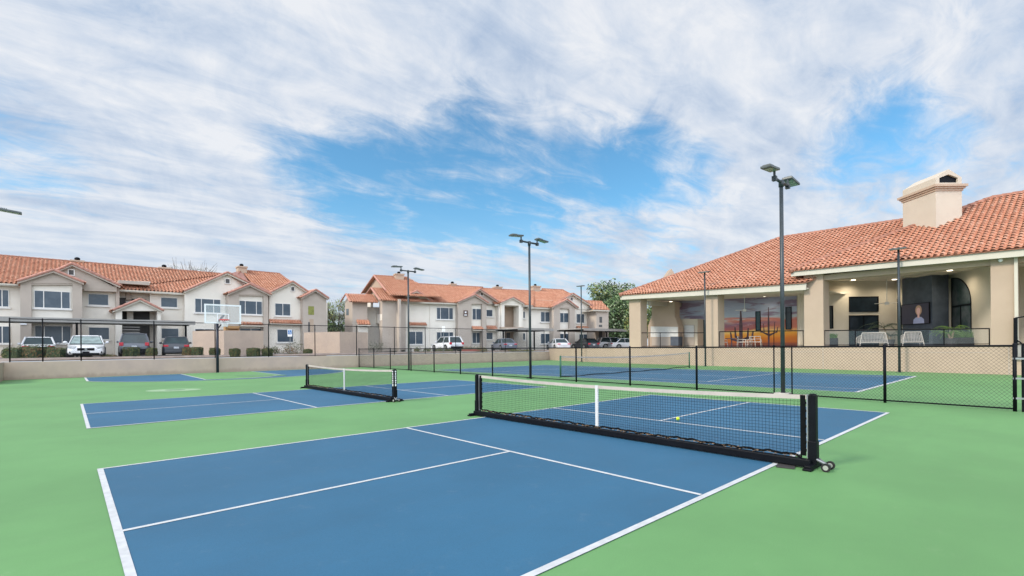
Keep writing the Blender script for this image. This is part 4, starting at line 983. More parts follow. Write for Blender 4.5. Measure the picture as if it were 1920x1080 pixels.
# ------------------------------------------------------------------ hedges and low plants on the planting strip
def leaves(mb, pts, size, rnd, nm=2, wts=None):
    for p, n in pts:
        a = n.orthogonal().normalized(); b_ = n.cross(a); th = rnd.random() * 6.28
        u = (a * math.cos(th) + b_ * math.sin(th)); v = n.cross(u)
        n2 = (n * .8 + u * rnd.uniform(-1, 1) + v * rnd.uniform(-1, 1)).normalized(); u = n2.orthogonal().normalized(); v = n2.cross(u)
        s = size * rnd.uniform(.6, 1.3); m_ = 0
        r = rnd.random(); acc = 0
        for i, w_ in enumerate(wts or [1]):
            acc += w_
            if r < acc: m_ = i; break
        mb.add([p - u * s * .5, p + v * s * .32, p + u * s * .5, p - v * s * .32], [(0, 1, 2, 3)], m_)
def hedge(px0, px1, pyt, k, label, wts=(.62, .3, .08), zb=None, grp='clipped box hedges along the back wall', depth=None):
    c = atk((px0 + px1) / 2, 650, k); wd = (atk(px1, 650, k) - atk(px0, 650, k)).length * .94
    zb = ZT - .12 if zb is None else zb; h = max(.25, atk(px0, pyt, k).z - zb); dp = depth or wd * .9
    rnd = random.Random(int(px0 * 7)); pts = []
    ra = RT.normalized(); fa = V((-ra.y, ra.x, 0)).normalized()
    def P(u, v, z): return c.xy.to_3d() + ra.xy.to_3d() * u * wd / 2 + fa * v * dp / 2 + V((0, 0, zb + z * h))
    t = thing('box_hedge', label, 'shrub', (c.x, c.y, zb), grp)
    core = MB(); r_ = .86; core.prism([P(-r_, -r_, .03), P(r_, -r_, .03), P(r_, r_, .03), P(-r_, r_, .03)], V((0, 0, h * .88))); core.build('stem_mass', M['leafD'], t)
    ph = rnd.random() * 6
    for _ in range(1100):
        f = rnd.random(); u, v, z = rnd.uniform(-1, 1), rnd.uniform(-1, 1), rnd.random()
        if f < .32: v = -1; n = -fa
        elif f < .5: v = 1; n = fa
        elif f < .66: u = -1; n = -ra
        elif f < .8: u = 1; n = ra
        else: z = 1; n = V((0, 0, 1))
        l = max(abs(u), abs(v)); rr = 1 - .10 * (abs(u) * abs(v)) ** 3
        bump = 1 + .06 * math.sin(u * 4 + ph) + .05 * math.sin(z * 6 + v * 3 + ph)
        z2 = z * (1 + .05 * math.sin(u * 5 + ph)) - (.06 if l > .9 and z > .9 else 0)
        if z < .15: rr *= .92
        pts.append((P(u * rr * bump, v * rr * bump, max(.02, z2)), n))
    b = MB(); leaves(b, pts, .085, rnd, wts=wts); b.build('foliage', [M['leafA'], M['leafB'], M['leafR'], M['leafD']], t)
HD = [(14, 47, 653, 30.0, 'leftmost clipped green hedge by the left frame edge'), (51, 81, 654, 30.2, 'clipped hedge with rusty orange leaves, second from the left', (.35, .30, .35)),
      (95, 126, 653, 30.4, 'clipped hedge just left of the white sedan\'s front corner', (.6, .25, .15)), (235, 257, 652, 33.0, 'clipped hedge in front of the grey SUV'),
      (276, 292, 653, 34.0, 'small clipped hedge between the grey SUV and the black hatchback', (.4, .5, .1)), (361, 378, 652, 34.2, 'clipped hedge at the left corner of the enclosure behind the hoop'),
      (395, 411, 653, 34.7, 'clipped hedge half hidden by the basketball pole'), (432, 449, 654, 35.2, 'clipped hedge in front of the grey enclosure wall, right of the hoop'),
      (465, 486, 653, 35.8, 'widest clipped hedge in front of the grey enclosure wall'), (493, 510, 654, 36.4, 'dark hedge at the right corner of the enclosure behind the hoop'), (570, 585, 655, 40.6, 'small round hedge at the left foot of the second enclosure')]
for h in HD: hedge(*h[:5], **({'wts': h[5]} if len(h) > 5 else {}))
hedge(48, 92, 648, 32.0, 'wide olive hedge behind the front hedges, below the silver sedan', wts=(.45, .5, .05), grp='loose shrubs behind the back wall')
hedge(344, 360, 652, 37, 'twiggy brownish shrub beside the black hatchback', wts=(.3, .3, .4), grp='loose shrubs behind the back wall')
def shrub(px, pyt, k, w_, label, wts=(.4, .4, .2), n=420, size=.09, zb=None, name='desert_shrub', grp='loose shrubs behind the back wall'):
    c = atk(px, 650, k); zb = ZT - .12 if zb is None else zb; h = max(.25, atk(px, pyt, k).z - zb); rnd = random.Random(int(px * 3 + pyt))
    t = thing(name, label, 'shrub', (c.x, c.y, zb), grp)
    b = MB()
    for i in range(7):
        a = rnd.random() * 6.28; b.tube((c.x, c.y, zb), (c.x + math.cos(a) * w_ * .35, c.y + math.sin(a) * w_ * .35, zb + h * .7), .015, 4, .006)
    b.build('stems', M['bark'], t)
    pts = []
    for _ in range(n):
        a = rnd.random() * 6.28; q = math.acos(rnd.uniform(-.3, 1)); r = rnd.random() ** .35 * (1 + .18 * math.sin(a * 3 + px)); d = V((math.sin(q) * math.cos(a), math.sin(q) * math.sin(a), math.cos(q)))
        pts.append((V((c.x + d.x * r * w_ / 2, c.y + d.y * r * w_ / 2, zb + h * .35 + max(-h * .3, d.z * r * h * .62))), d))
    b = MB(); leaves(b, pts, size, rnd, wts=wts); b.build('foliage', [M['leafA'], M['leafB'], M['leafR'], M['leafD']], t)
SH = [(14, 650, 38, .9, 'small dark shrub at the far left beside the apartment wall'), (162, 664, 30.8, .7, 'sprawling yellow-green plant on the wall edge under the white sedan', (.15, .7, .15)),
      (204, 664, 31.2, .9, 'low rusty-flowered plant on the wall edge right of the white sedan', (.3, .25, .45)), (498, 647, 41, .8, 'small dark shrub between the enclosure and the accessible parking sign'),
      (516, 648, 44, .8, 'small shrub left of the accessible parking sign'), (541, 646, 45.5, 1.6, 'reddish twiggy shrub right of the accessible parking sign', (.25, .2, .55)), (555, 637, 46.5, 2.3, 'large grey-green shrub at the foot of the apartment end tower', (.7, .25, .05)),
      (551, 662, 39.5, 1.1, 'low dark ground plant on the wall edge left of the second enclosure', (.5, .1, .4)), (705, 636, 54, 3.4, 'dark green shrub at the porch of the middle apartments', (.3, .05, .02)),
      (783, 650, 47.5, .8, 'pale shrub on the wall edge, first right of the third light pole', (.5, .4, .1)), (801, 651, 47.8, 1.0, 'pale shrub on the wall edge, second right of the third light pole', (.5, .4, .1)),
      (826, 650, 48.3, 1.2, 'yellowish shrub on the wall edge in front of the white crossover', (.4, .55, .05)), (842, 651, 48.8, .9, 'yellowish shrub behind the white crossover\'s rear corner', (.4, .55, .05)),
      (875, 648, 52, 2.0, 'brownish low shrub beside the red kerb', (.3, .3, .4)), (892, 648, 55, 2.2, 'green shrub under the ground-floor window right of the number plaque'), (905, 651, 50.2, 1.2, 'shrub by the wall corner left of the grey sedan'),
      (963, 654, 52, 2.0, 'low green shrub behind the wall top in front of the grey sedan'), (987, 655, 53, 2.0, 'low green shrub beside the tennis light pole')]
for s_ in SH: shrub(*s_[:5], **({'wts': s_[5]} if len(s_) > 5 else {}))
b = MB(); c0_ = atk(866, 657.5, 49.6); c1_ = atk(903, 657.5, 51.2); c0_.z = c1_.z = ZT - .05; b.prism([c0_, c1_, c1_ + FW * .3, c0_ + FW * .3], (0, 0, .24)); struct(b, 'red_kerb', M['redkerb'])
# accessible parking sign, slim signs
def sign(px, pyt, pyb, w_, k, label, blue=True):
    c = atk(px, 650, k); zt, zb_ = atk(px, pyt, k).z, atk(px, pyb, k).z
    t = thing('parking_sign', label, 'sign', (c.x, c.y, ZT - .1))
    b = MB(); b.tube((c.x, c.y, ZT - .1), (c.x, c.y, zt), .025, 6); b.build('post', M['steel'], t)
    ra = RT.xy.to_3d().normalized(); fa = V((ra.y, -ra.x, 0))
    def P(u, z, o): return V((c.x, c.y, z)) + ra * u * w_ / 2 + fa * o
    b = MB(); b.prism([P(-1, zb_, .03), P(1, zb_, .03), P(1, zt, .03), P(-1, zt, .03)], fa * .01); pn = b.build('panel', M['white'], t)
    if blue:
        h = zt - zb_; b = MB(); b.prism([P(-.8, zb_ + h * .32, .041), P(.8, zb_ + h * .32, .041), P(.8, zt - h * .08, .041), P(-.8, zt - h * .08, .041)], fa * .004); b.build('blue_field', M['signblue'], pn)
        b = MB(); zc = zb_ + h * .6; r = w_ * .20   # seated figure symbol
        for i in range(14):
            a0, a1 = math.radians(150 + i * 17), math.radians(167 + i * 17)
            b.tube(P(0, zc - .04, .05) + ra * math.cos(a0) * r + V((0, 0, math.sin(a0) * r)), P(0, zc - .04, .05) + ra * math.cos(a1) * r + V((0, 0, math.sin(a1) * r)), .012, 4)
        b.tube(P(-.1, zc + .14, .05), P(-.05, zc, .05), .016, 4); b.tube(P(-.05, zc, .05), P(.35, zc, .05), .016, 4); b.tube(P(.35, zc, .05), P(.5, zc - .12, .05), .016, 4); b.sphere(P(-.1, zc + .19, .05), .03, 8, 5)
        b.build('wheelchair_symbol', M['white'], pn)
sign(544, 618, 631, .42, 44.5, 'blue and white accessible parking sign on a thin post in front of the left apartments')
sign(832, 612, 622, .30, 47.3, 'thin parking sign seen almost edge-on beside the white crossover', blue=False)

# ------------------------------------------------------------------ trees
def tree(px, pyb, pyt, k, w_, label, wts, n=3500, size=.28, bare=False, name='tree', clumps=26, grp=None, wts2=None, low=.35, mats=('leafD', 'leafM', 'leafL', 'leafY')):
    c = atk(px, 650, k); zb = ZT - .12; zt = atk(px, pyt, k).z; h = zt - zb; rnd = random.Random(int(px * 5 + pyt))
    t = thing(name, label, 'tree', (c.x, c.y, zb), grp)
    base = V((c.x, c.y, zb)); b = MB(); p = base; r = .05 * h * .6
    top = base + V((0, 0, h * .45)); b.tube(base, top, r, 9, r * .6)
    cl = []
    for i in range(clumps):
        a = rnd.random() * 6.28; rr = rnd.random() ** .5; z = rnd.uniform(low, .93); rad = w_ / 2 * math.sqrt(max(.08, 1 - ((z - (low + .93) / 2) / ((1.06 - low) / 2)) ** 2))
        q = base + V((math.cos(a) * rad * rr, math.sin(a) * rad * rr, z * h)); cl.append(q)
        s0 = base + V((0, 0, h * rnd.uniform(.15, .45))); m_ = s0.lerp(q, .5) + V((0, 0, h * .04))
        b.tube(s0, m_, r * .35, 5, r * .2); b.tube(m_, q, r * .2, 4, r * .05)
        if bare:
            for _ in range(14):
                e = q + V((rnd.gauss(0, 1), rnd.gauss(0, 1), abs(rnd.gauss(0, 1)))) * h * .07; b.tube(m_.lerp(q, rnd.random()), e, r * .09, 3, r * .03)
    b.build('trunk', M['bark'], t)
    pts = []; mb = MB(); cr = w_ * .17
    for q in cl:
        wt = wts if rnd.random() < .6 or wts2 is None else wts2
        pts = []
        sx, sy, sz = [rnd.uniform(.7, 1.3) for _ in range(3)]
        for _ in range(int(n / clumps)):
            d = V((rnd.gauss(0, 1), rnd.gauss(0, 1), rnd.gauss(0, 1))).normalized(); rr = rnd.random() ** .4 * cr
            pts.append((q + V((d.x * sx, d.y * sy, d.z * sz * .8)) * rr, (d + V((0, 0, .3))).normalized()))
        leaves(mb, pts, size, rnd, wts=wt)
    mb.build('crown', [M[x] for x in mats], t)
tree(355, 500, 486, 62, 5.5, 'nearly bare tree whose twigs show above the left apartment roof', (.1, .4, .5), n=700, size=.14, bare=True, clumps=22, low=.55)
tree(632, 650, 562, 70, 6.0, 'pale olive airy tree in the gap between the two apartment buildings', (.05, .2, .6, .15), n=3600, size=.24, clumps=34, bare=True, low=.25)
tree(612, 650, 566, 78, 6.5, 'greyish pale tree behind the left apartments\' end tower', (.05, .25, .7), n=3000, size=.22, clumps=30, bare=True, low=.2)
tree(622, 650, 606, 66, 6.0, 'low green bush-like tree behind the second enclosure', (.5, .4, .1), n=2600, size=.28, low=.1)
tree(1146, 640, 530, 88, 11, 'tall broad green tree right of the middle apartments', (.10, .35, .3, .25), n=11000, size=.42, clumps=60, wts2=(.4, .4, .1, .1), low=.2)
tree(1172, 640, 556, 80, 9, 'rounder dark green tree directly left of the clubhouse eave', (.25, .6, .15), n=8500, size=.40, clumps=46, low=.1)
tree(1112, 640, 588, 84, 6, 'green tree seen in the slot beside the middle apartments\' east tower', (.4, .5, .1), n=2400, size=.36, low=.1)
tree(1128, 640, 560, 92, 8, 'olive tree behind the middle apartments\' east tower', (.1, .4, .3, .2), n=3200, size=.36, low=.2)
tree(1206, 640, 570, 62, 4.5, 'bright green tree seen through the left porch opening of the clubhouse', (.15, .45, .1, .3), n=3600, size=.26, low=.1)

# ------------------------------------------------------------------ cars
def car(name, label, pos, rz, kind, pt, L=4.6, W=1.82, H=1.45, z=None, glass='cglass', windscreen=None):
    t = thing(name, label, 'car', (0, 0, 0), 'cars in the parking lot')
    suv = kind == 'suv'; hatch = kind in ('suv', 'hatch')
    hl = L / 2
    belt = .60 * H if not suv else .58 * H
    # lower body: stations along x (front +), (x, top z, half width, bottom z)
    st = [(-hl, belt * .72, W * .40, .36), (-hl + .06, belt * .99 if not suv else belt * .97, W * .455, .27), (-hl + .35, belt * 1.06, W * .485, .22), (-hl + 1.1, belt * 1.04, W * .5, .20), (0, belt * 1.0, W * .5, .19),
          (hl - 1.35, belt * .98, W * .5, .20), (hl - .9, belt * .95, W * .495, .21), (hl - .35, belt * .84, W * .475, .22), (hl - .08, belt * .70, W * .44, .24), (hl, belt * .55, W * .38, .30)]
    def ring(x, zt, hw, zb):
        zm = zb + (zt - zb) * .55
        return [(x, -hw * .90, zb), (x, -hw, zb + (zm - zb) * .4), (x, -hw, zm), (x, -hw * .955, zt - .035), (x, -hw * .88, zt), (x, 0, zt + .018), (x, hw * .88, zt), (x, hw * .955, zt - .035), (x, hw, zm), (x, hw, zb + (zm - zb) * .4), (x, hw * .90, zb)]
    b = MB(); vs = []; fs = []; n = 11
    for s in st: vs += ring(*s)
    for i in range(len(st) - 1):
        for j in range(n): fs.append((i * n + j, i * n + (j + 1) % n, (i + 1) * n + (j + 1) % n, (i + 1) * n + j))
    fs += [tuple(range(n))[::-1], tuple(range((len(st) - 1) * n, len(st) * n))]
    b.add(vs, fs); body = b.build('body', M[pt], t, smooth=False, bevel=.02)
    for p_ in body.data.polygons: p_.use_smooth = len(p_.vertices) == 4
    # greenhouse: rear base, rear top, front top, front base
    if kind == 'sedan': xr, xrt, xft, xf = -hl + .62, -hl + 1.35, hl - 2.15, hl - 1.20
    elif kind == 'hatch': xr, xrt, xft, xf = -hl + .22, -hl + .85, hl - 2.1, hl - 1.15
    else: xr, xrt, xft, xf = -hl + .16, -hl + .50, hl - 2.0, hl - 1.15
    zb, zt = belt * 1.01, H; wb, wt = W * .455, W * .36
    def gh(mb, x0, x1, x2, x3, wb, wt, zb, zt, m_=0):
        vs = [(x0, -wb, zb), (x3, -wb, zb), (x3, wb, zb), (x0, wb, zb), (x1, -wt, zt), (x2, -wt, zt), (x2, wt, zt), (x1, wt, zt)]
        mb.add(vs, [(0, 1, 5, 4), (1, 2, 6, 5), (2, 3, 7, 6), (3, 0, 4, 7), (4, 5, 6, 7)], m_)
    b = MB(); gh(b, xr, xrt, xft, xf, wb, wt, zb - .02, zt - .05); b.build('windows', M[glass], t, bevel=.03)
    if windscreen:
        b = MB(); e = .012; P = [V((xf, -wb * .93, zb + .02)), V((xf, wb * .93, zb + .02)), V((xft + .06, wt * .93, zt - .09)), V((xft + .06, -wt * .93, zt - .09))]
        nn = (P[1] - P[0]).cross(P[2] - P[0]).normalized(); nn = nn if nn.x > 0 else -nn
        b.prism([p + nn * .004 for p in P], nn * e); b.build('windscreen', M[windscreen], t)
    # roof skin and pillars
    b = MB(); e = .02; zz0 = zt - .06
    vs = [(xrt - .05, -wt - e, zz0), (xft + .05, -wt - e, zz0), (xft + .05, wt + e, zz0), (xrt - .05, wt + e, zz0), (xrt + .08, -wt * .82, zt), (xft - .1, -wt * .82, zt), (xft - .1, wt * .82, zt), (xrt + .08, wt * .82, zt)]
    b.add(vs, [(0, 1, 5, 4), (1, 2, 6, 5), (2, 3, 7, 6), (3, 0, 4, 7), (4, 5, 6, 7), (3, 2, 1, 0)]); b.build('roof', M[pt], t, bevel=.02)
    for s in (-1, 1):
        b = MB()
        for (xa, xb_, rr) in ((xf, xft, .028), (xr, xrt, .055 if not suv else .07), ((xr + xf) / 2 - .1, (xrt + xft) / 2, .03)):
            b.tube((xa, s * (wb + .004), zb - .01), (xb_, s * (wt + .006), zt - .04), rr, 6)
        b.tube((xr, s * (wb + .004), zb - .0), (xf, s * (wb + .004), zb - .0), .02, 5)
        b.build('window_surround', M[pt], t)
    # wheels
    R = .335 if not suv else .37
    for x in (-hl + .95, hl - .90):
        for s in (-1, 1):
            b = MB(); b.tube((x, s * (W * .5 - .22), R), (x, s * (W * .5 + .005), R), R + .035, 24)
            b.build('wheel_arch', M['rubber'], t)
            b = MB(); b.tube((x, s * (W * .5 - .20), R), (x, s * (W * .5 + .018), R), R, 24); wh = b.build('wheel', M['rubber'], t, bevel=.02)
            b = MB(); b.tube((x, s * (W * .5 + .012), R), (x, s * (W * .5 + .026), R), R * .64, 20); b.build('rim', M['steel'], wh)
    # lamps, plates, bumpers, mirrors
    zl = belt * .82
    for s in (-1, 1):
        b = MB()
        if kind == 'sedan': b.obox((-hl + .035, s * W * .345, zl + .05), (.06, 0, 0), (0, W * .10, 0), (0, 0, .055))
        elif kind == 'hatch': b.obox((-hl + .05, s * W * .37, zl + .03), (.07, 0, 0), (0, W * .09, 0), (0, 0, .075))
        else: b.obox((-hl + .06, s * W * .40, zl + .10), (.08, 0, 0), (0, W * .065, 0), (0, 0, .12))
        b.build('tail_light', M['tailred'], t, bevel=.02)
        b = MB(); yc = s * W * .36; b.prism([(hl - .30, yc - s * W * .13, zl * .92 - .05), (hl - .02, yc - s * W * .07, zl * .84 - .05), (hl - .10, yc + s * W * .09, zl * .9 - .02), (hl - .42, yc + s * W * .115, zl * .98 + .0)], (0, 0, .11)); b.build('headlight', M['headl'], t)
        b = MB(); b.sphere((hl - 1.55, s * (W * .5 + .10), belt + .12), .11, 10, 6, sc=(.6, 1, .75)); b.tube((hl - 1.5, s * (W * .46), belt + .03), (hl - 1.55, s * (W * .5 + .08), belt + .10), .025, 6); b.build('wing_mirror', M[pt], t, smooth=True)
        b = MB(); b.obox((hl - .055, s * W * .35, .36), (.045, s * -.02, 0), (0, .13, 0), (0, 0, .06)); b.build('fog_lamp', M['black'], t)
    b = MB(); b.obox((hl - .045, 0, belt * .62), (.06, 0, 0), (0, W * .22, 0), (.01, 0, .085)); gr = b.build('grille', M['black'], t, bevel=.02)
    b = MB(); b.tube((hl + .016, 0, belt * .64), (hl + .024, 0, belt * .64), .065, 14); b.build('badge', M['steel'], gr)
    b = MB(); b.obox((hl + .015, 0, belt * .42), (.012, 0, 0), (0, .17, 0), (0, 0, .055)); b.build('front_plate', M['black'], t)
    b = MB(); b.obox((hl - .02, 0, .27), (.03, 0, 0), (0, W * .34, 0), (0, 0, .05)); b.build('lower_intake', M['black'], t)
    b = MB(); b.obox((-hl - .012, 0, belt * .70 if not suv else belt * .74), (.014, 0, 0), (0, .16, 0), (0, 0, .07)); b.build('rear_plate', M['plate'], t)
    b = MB(); b.obox((-hl + .04, 0, .33 if not suv else .40), (.07, 0, 0), (0, W * .42, 0), (0, 0, .09 if not suv else .16)); b.build('rear_bumper', M['black' if suv else pt], t, bevel=.02)
    b = MB(); b.box(-hl + .4, hl - .4, -W * .42, W * .42, .14, .22); b.build('underside', M['rubber'], t)
    t.location = (pos[0], pos[1], ZT - .03 if z is None else z); t.rotation_euler = (0, 0, rz)
    return t
def gx(px, y): return onp(px, 640, (0, y, 0), V((0, 1, 0))).x
HP = math.pi / 2
car('parked_car', 'silver sedan seen from behind, leftmost of the parked cars', (gx(74, 40) , 39.0), HP + .02, 'sedan', 'psilver', L=4.5, W=1.78, H=1.44)
car('parked_car', 'white sedan facing the viewer, headlights and dark grille toward the court', (gx(164, 33), 33.7), -HP - .05, 'sedan', 'pwhite', L=4.7, W=1.83, H=1.46, windscreen='cglass2')
car('parked_car', 'dark grey SUV seen from behind, between the white sedan and the black hatchback', (gx(252, 39), 38.6), HP - .10, 'suv', 'pgrey', L=4.5, W=1.86, H=1.70)
car('parked_car', 'black hatchback seen from behind, left of the enclosure behind the hoop', (gx(328, 39), 38.6), HP - .12, 'hatch', 'pblack', L=4.2, W=1.78, H=1.50)
kc = atk(838, 645, 53.5); car('parked_car', 'white crossover seen from behind at an angle, in front of the middle apartments', (kc.x, kc.y), HP - .10, 'suv', 'pwhite', L=4.4, W=1.82, H=1.62)
kc = atk(944, 645, 57); car('parked_car', 'slate grey sedan seen from behind, left of the tall centre light pole', (kc.x, kc.y), HP - .35, 'sedan', 'pblue', L=4.5, W=1.8, H=1.42)
kc = atk(1046, 645, 60); car('parked_car', 'silver grey coupe under the carport right of the centre light pole', (kc.x, kc.y), HP - .5, 'sedan', 'psilver', L=4.5, W=1.8, H=1.40)
kc = atk(1096, 645, 64); car('parked_car', 'dark car half hidden behind the far thin light pole', (kc.x, kc.y), HP - .3, 'hatch', 'pblack', L=4.3, W=1.8, H=1.45)
kc = atk(1150, 645, 67); car('parked_car', 'white pickup-like car at the far lot, left of the clubhouse corner pillar', (kc.x, kc.y), -.6, 'suv', 'pwhite', L=4.7, W=1.86, H=1.62)
kc = atk(1172, 645, 66); car('parked_car', 'white sedan farthest right in the lot, partly behind the clubhouse pillar', (kc.x, kc.y), -.5, 'sedan', 'pwhite', L=4.6, W=1.82, H=1.45)
# ================================================================== CLUBHOUSE
CA = V((33.2, -7.45, 0)); CD = V((4.4, 36.65, 0)).normalized(); CN = V((-CD.y, CD.x, 0))
RC = thing('clubhouse', 'large tan clubhouse with red tile roof, open porches, sunset mural and big chimney', 'building', (36, 5, 0))
def cw(px, py, off=0.0): return onp(px, py, CA + CN * off, CN)
def cs(s, off, z): return CA + CD * s + CN * off + V((0, 0, z))
def so_(P): return ((P - CA).dot(CD), (P - CA).dot(CN))
def cwall(poly, off, depth, mt, name): b = MB(); b.prism([cw(x, y, off) for x, y in poly], -CN * depth); return b.build(name, M[mt], RC)
DZ = 1.33
# podium wall, following the court edge to the back corner
pc = [(33.05, -16, 0), (33.05 + .15, -7.45, 0), tuple(cs(25.2, 0, 0)), (39.95, YW, 0)]
pc[1] = tuple(cs(0, 0, 0)); pc[0] = tuple(cs(-8.6, 0, 0))
b = MB()
for a, c_ in zip(pc, pc[1:]):
    a, c_ = V(a), V(c_); d = (c_ - a).normalized(); n = V((d.y, -d.x, 0)); b.prism([a, c_, c_ + n * .25, a + n * .25], (0, 0, 1.36))
b.build('podium_wall', M['club'], RC)
b = MB()
for a, c_ in zip(pc, pc[1:]):
    a, c_ = V(a), V(c_); d = (c_ - a).normalized(); n = V((d.y, -d.x, 0)); b.prism([a - n * .03 + V((0, 0, 1.362)), c_ - n * .03 + V((0, 0, 1.362)), c_ + n * .3 + V((0, 0, 1.362)), a + n * .3 + V((0, 0, 1.362))], (0, 0, .05))
b.build('podium_coping', M['club'], RC)
b = MB()
for s_ in (16.4, 8.28, .15): b.prism([cs(s_ - .018, .001, .0), cs(s_ + .018, .001, .0), cs(s_ + .018, .001, 1.36), cs(s_ - .018, .001, 1.36)], CN * .012)
for s0_, s1_ in ((8.4, 14.6), (.8, 7.6)): b.prism([cs(s0_, .001, 1.06), cs(s1_, .001, 1.06), cs(s1_, .001, 1.085), cs(s0_, .001, 1.085)], CN * .008)
b.build('expansion_joint', M['taupe'], RC)
b = MB(); b.prism([cs(-8.6, -.26, DZ - .15), cs(25.0, -.26, DZ - .15), cs(25.0, -13, DZ - .15), cs(-8.6, -13, DZ - .15)], (0, 0, .15)); b.build('porch_floor', M['concrete'], RC)
# columns
def column(x0, x1, yt, k=0, off=.02, dep=.85):
    a, c_ = so_(cw(x0, 600, off))[0], so_(cw(x1, 600, off))[0]; zt = cw((x0 + x1) / 2, yt, off).z + .25
    b = MB(); b.prism([cs(a, off, 1.415), cs(c_, off, 1.415), cs(c_, off, zt), cs(a, off, zt)], -CN * dep); b.build('column', M['club'], RC)
    return a, c_
column(1180, 1201, 566); column(1322, 1346, 553); column(1508, 1544, 517); column(1858, 1904, 487)
# fascias (the eave boards)
def fascia(x0, yb0, yt0, x1, yb1, yt1, off=.95, th=.10):
    A_, B_, C_, D_ = cw(x0, yb0, off), cw(x1, yb1, off), cw(x1, yt1, off), cw(x0, yt0, off)
    b = MB(); b.prism([A_, B_, C_, D_], -CN * th); b.build('eave_fascia', M['trim'], RC)
    return A_, B_, C_, D_
fL = fascia(1165, 562, 554, 1511, 543.5, 531, off=.42)
fR = fascia(1486, 518, 509, 2600, 420.7, 399.6, off=.46)
# return of the eave at the left end and soffits
b = MB(); P = fL[0]; b.prism([P, P - CN * 9, P - CN * 9 + V((0, 0, .4)), P + V((0, 0, .4))], CD * .10); b.build('eave_fascia', M['trim'], RC)
P = fR[0]; b = MB(); b.prism([P + CN * .0, P - CN * 9, P - CN * 9 + V((0, 0, .33)), P + V((0, 0, .33))], CD * .10); b.build('eave_fascia', M['trim'], RC)
for f_, nm in ((fL, 'L'), (fR, 'R')):
    u = V((0, 0, .06)); b = MB(); b.prism([f_[0] + u - CN * .1, f_[1] + u - CN * .1, f_[1] + u - CN * 8.2, f_[0] + u - CN * 8.2], (0, 0, .08)); b.build('porch_ceiling', M['ceil'], RC)
# inner beam of the right porch
cwall([(1544, 525.5), (1858, 497.5), (1858, 484), (1544, 516)], -.12, .5, 'club', 'porch_beam')
cwall([(1904, 493), (2600, 420), (2600, 406), (1904, 482)], -.12, .5, 'club', 'porch_beam')
# ---- roofs
def roofplane(poly_eave, Hp): 
    n = (poly_eave[1] - poly_eave[0]).cross(Hp - poly_eave[0]).normalized()
    return n if n.z > 0 else -n
def hip(E0, px, py):
    s0, o0 = so_(E0); best = None
    for i in range(10, 1400):
        t_ = i * .01; P = cw(px, py, o0 - t_); s_ = so_(P)[0]; e = abs(s_ - (s0 - t_))
        if best is None or e < best[0]: best = (e, P, t_)
    return best[1], best[2]
E0 = fL[3] + CN * .12 + CD * .12; E1 = cs(6.5, so_(E0)[1], 0); zL = fL[3].z
# plane through the eave (follows the fascia) and the hip top
dz = (fL[2].z - fL[3].z) / (so_(fL[2])[0] - so_(fL[3])[0])
E0.z = fL[3].z + .03; E1.z = E0.z + dz * (so_(E1)[0] - so_(E0)[0])
H1, t1_ = hip(E0, 1465, 446)
n1 = roofplane((E0, E1), H1)
Rg = onp(1720, 410, H1, n1)
E1 = cs(so_(fL[1])[0] + .02, so_(E0)[1], 0); E1.z = E0.z + dz * (so_(E1)[0] - so_(E0)[0])
_pd = (cs(-1, -1, 0) - cs(0, 0, 0)); Rk = E1 + _pd * (t1_); Rk = Rk - V((0, 0, 1)) * ((Rk - E0).dot(n1) / n1.z)
Rg = Rk
tile_face('roof', [E0, E1, Rk, H1], RC, ns=8)
caps(E0, H1, RC, r=.165); caps(H1, Rg, RC, r=.165)
Eb = cs(so_(E0)[0], so_(E0)[1] - 2 * t1_, E0.z); b = MB(); b.face([E0, H1, Eb]); b.face([H1, Rg, Rg - CN * t1_ - V((0, 0, 3)), Eb]); b.build('rear_roof', M['cap'], RC)
F0 = fR[3] + CN * .12 + CD * .12; F1 = fR[2] + CN * .12
F0.z = fR[3].z + .03; F1.z = fR[2].z + .03
H2, t2_ = hip(F0, 1860, 372)
n2 = roofplane((F0, F1), H2); Rg2 = onp(2600, 247, H2, n2)
tile_face('roof', [F0, F1, Rg2, H2], RC, ns=8)
caps(F0, H2, RC, r=.165); caps(H2, Rg2, RC, r=.165)
Fb = cs(so_(F0)[0], so_(F0)[1] - 2 * t2_, F0.z); tile_face('roof', [Fb, F0, H2], RC, ns=6)
b = MB(); b.face([H2, Rg2, Rg2 - CN * t2_ - V((0, 0, 3.5)), Fb]); b.build('rear_roof', M['cap'], RC)
# little gabled vent behind the left hip
b = MB(); q = [atk(x, y, 50) for x, y in ((1246, 528), (1266, 522), (1266, 515), (1259, 504), (1250, 517))]; b.prism(q, FW * 1.2); b.build('roof_vent', M['club'], RC)
# ---- chimney (turned 45 degrees to the porch like the hearth below)
rh = V((FW.y, -FW.x, 0))
def ck(l, k, z): return V((C.x, C.y, 0)) + rh * l + FW * k + V((0, 0, z))
kk = (onp(1757, 428, H2, n2) - C).dot(FW); print('chimney k', kk); lc = (1757 - CX) / F * kk; lr_ = (1806 - CX) / F * kk; kb = lc * F / (1695 - CX) 
def zat(py, px, k): return atk(px, py, k).z
zt_ = zat(358, 1757, kk); zb_ = zat(445, 1757, kk)
ch = MB(); ch.prism([ck(lc, kk, 5.7), ck(lr_, kk, 5.7), ck(lr_, kb, 5.7), ck(lc, kb, 5.7)], (0, 0, zt_ - 5.7)); chm = ch.build('chimney', M['chimney'], RC)
b = MB()
for e, z0_, z1_ in ((.05, 0, .12), (.12, .12, .22), (.20, .22, .36)): b.prism([ck(lc - e, kk - e, zt_ + z0_), ck(lr_ + e, kk - e, zt_ + z0_), ck(lr_ + e, kb + e, zt_ + z0_), ck(lc - e, kb + e, zt_ + z0_)], (0, 0, z1_ - z0_ - .002))
b.build('cornice', M['club'], chm)
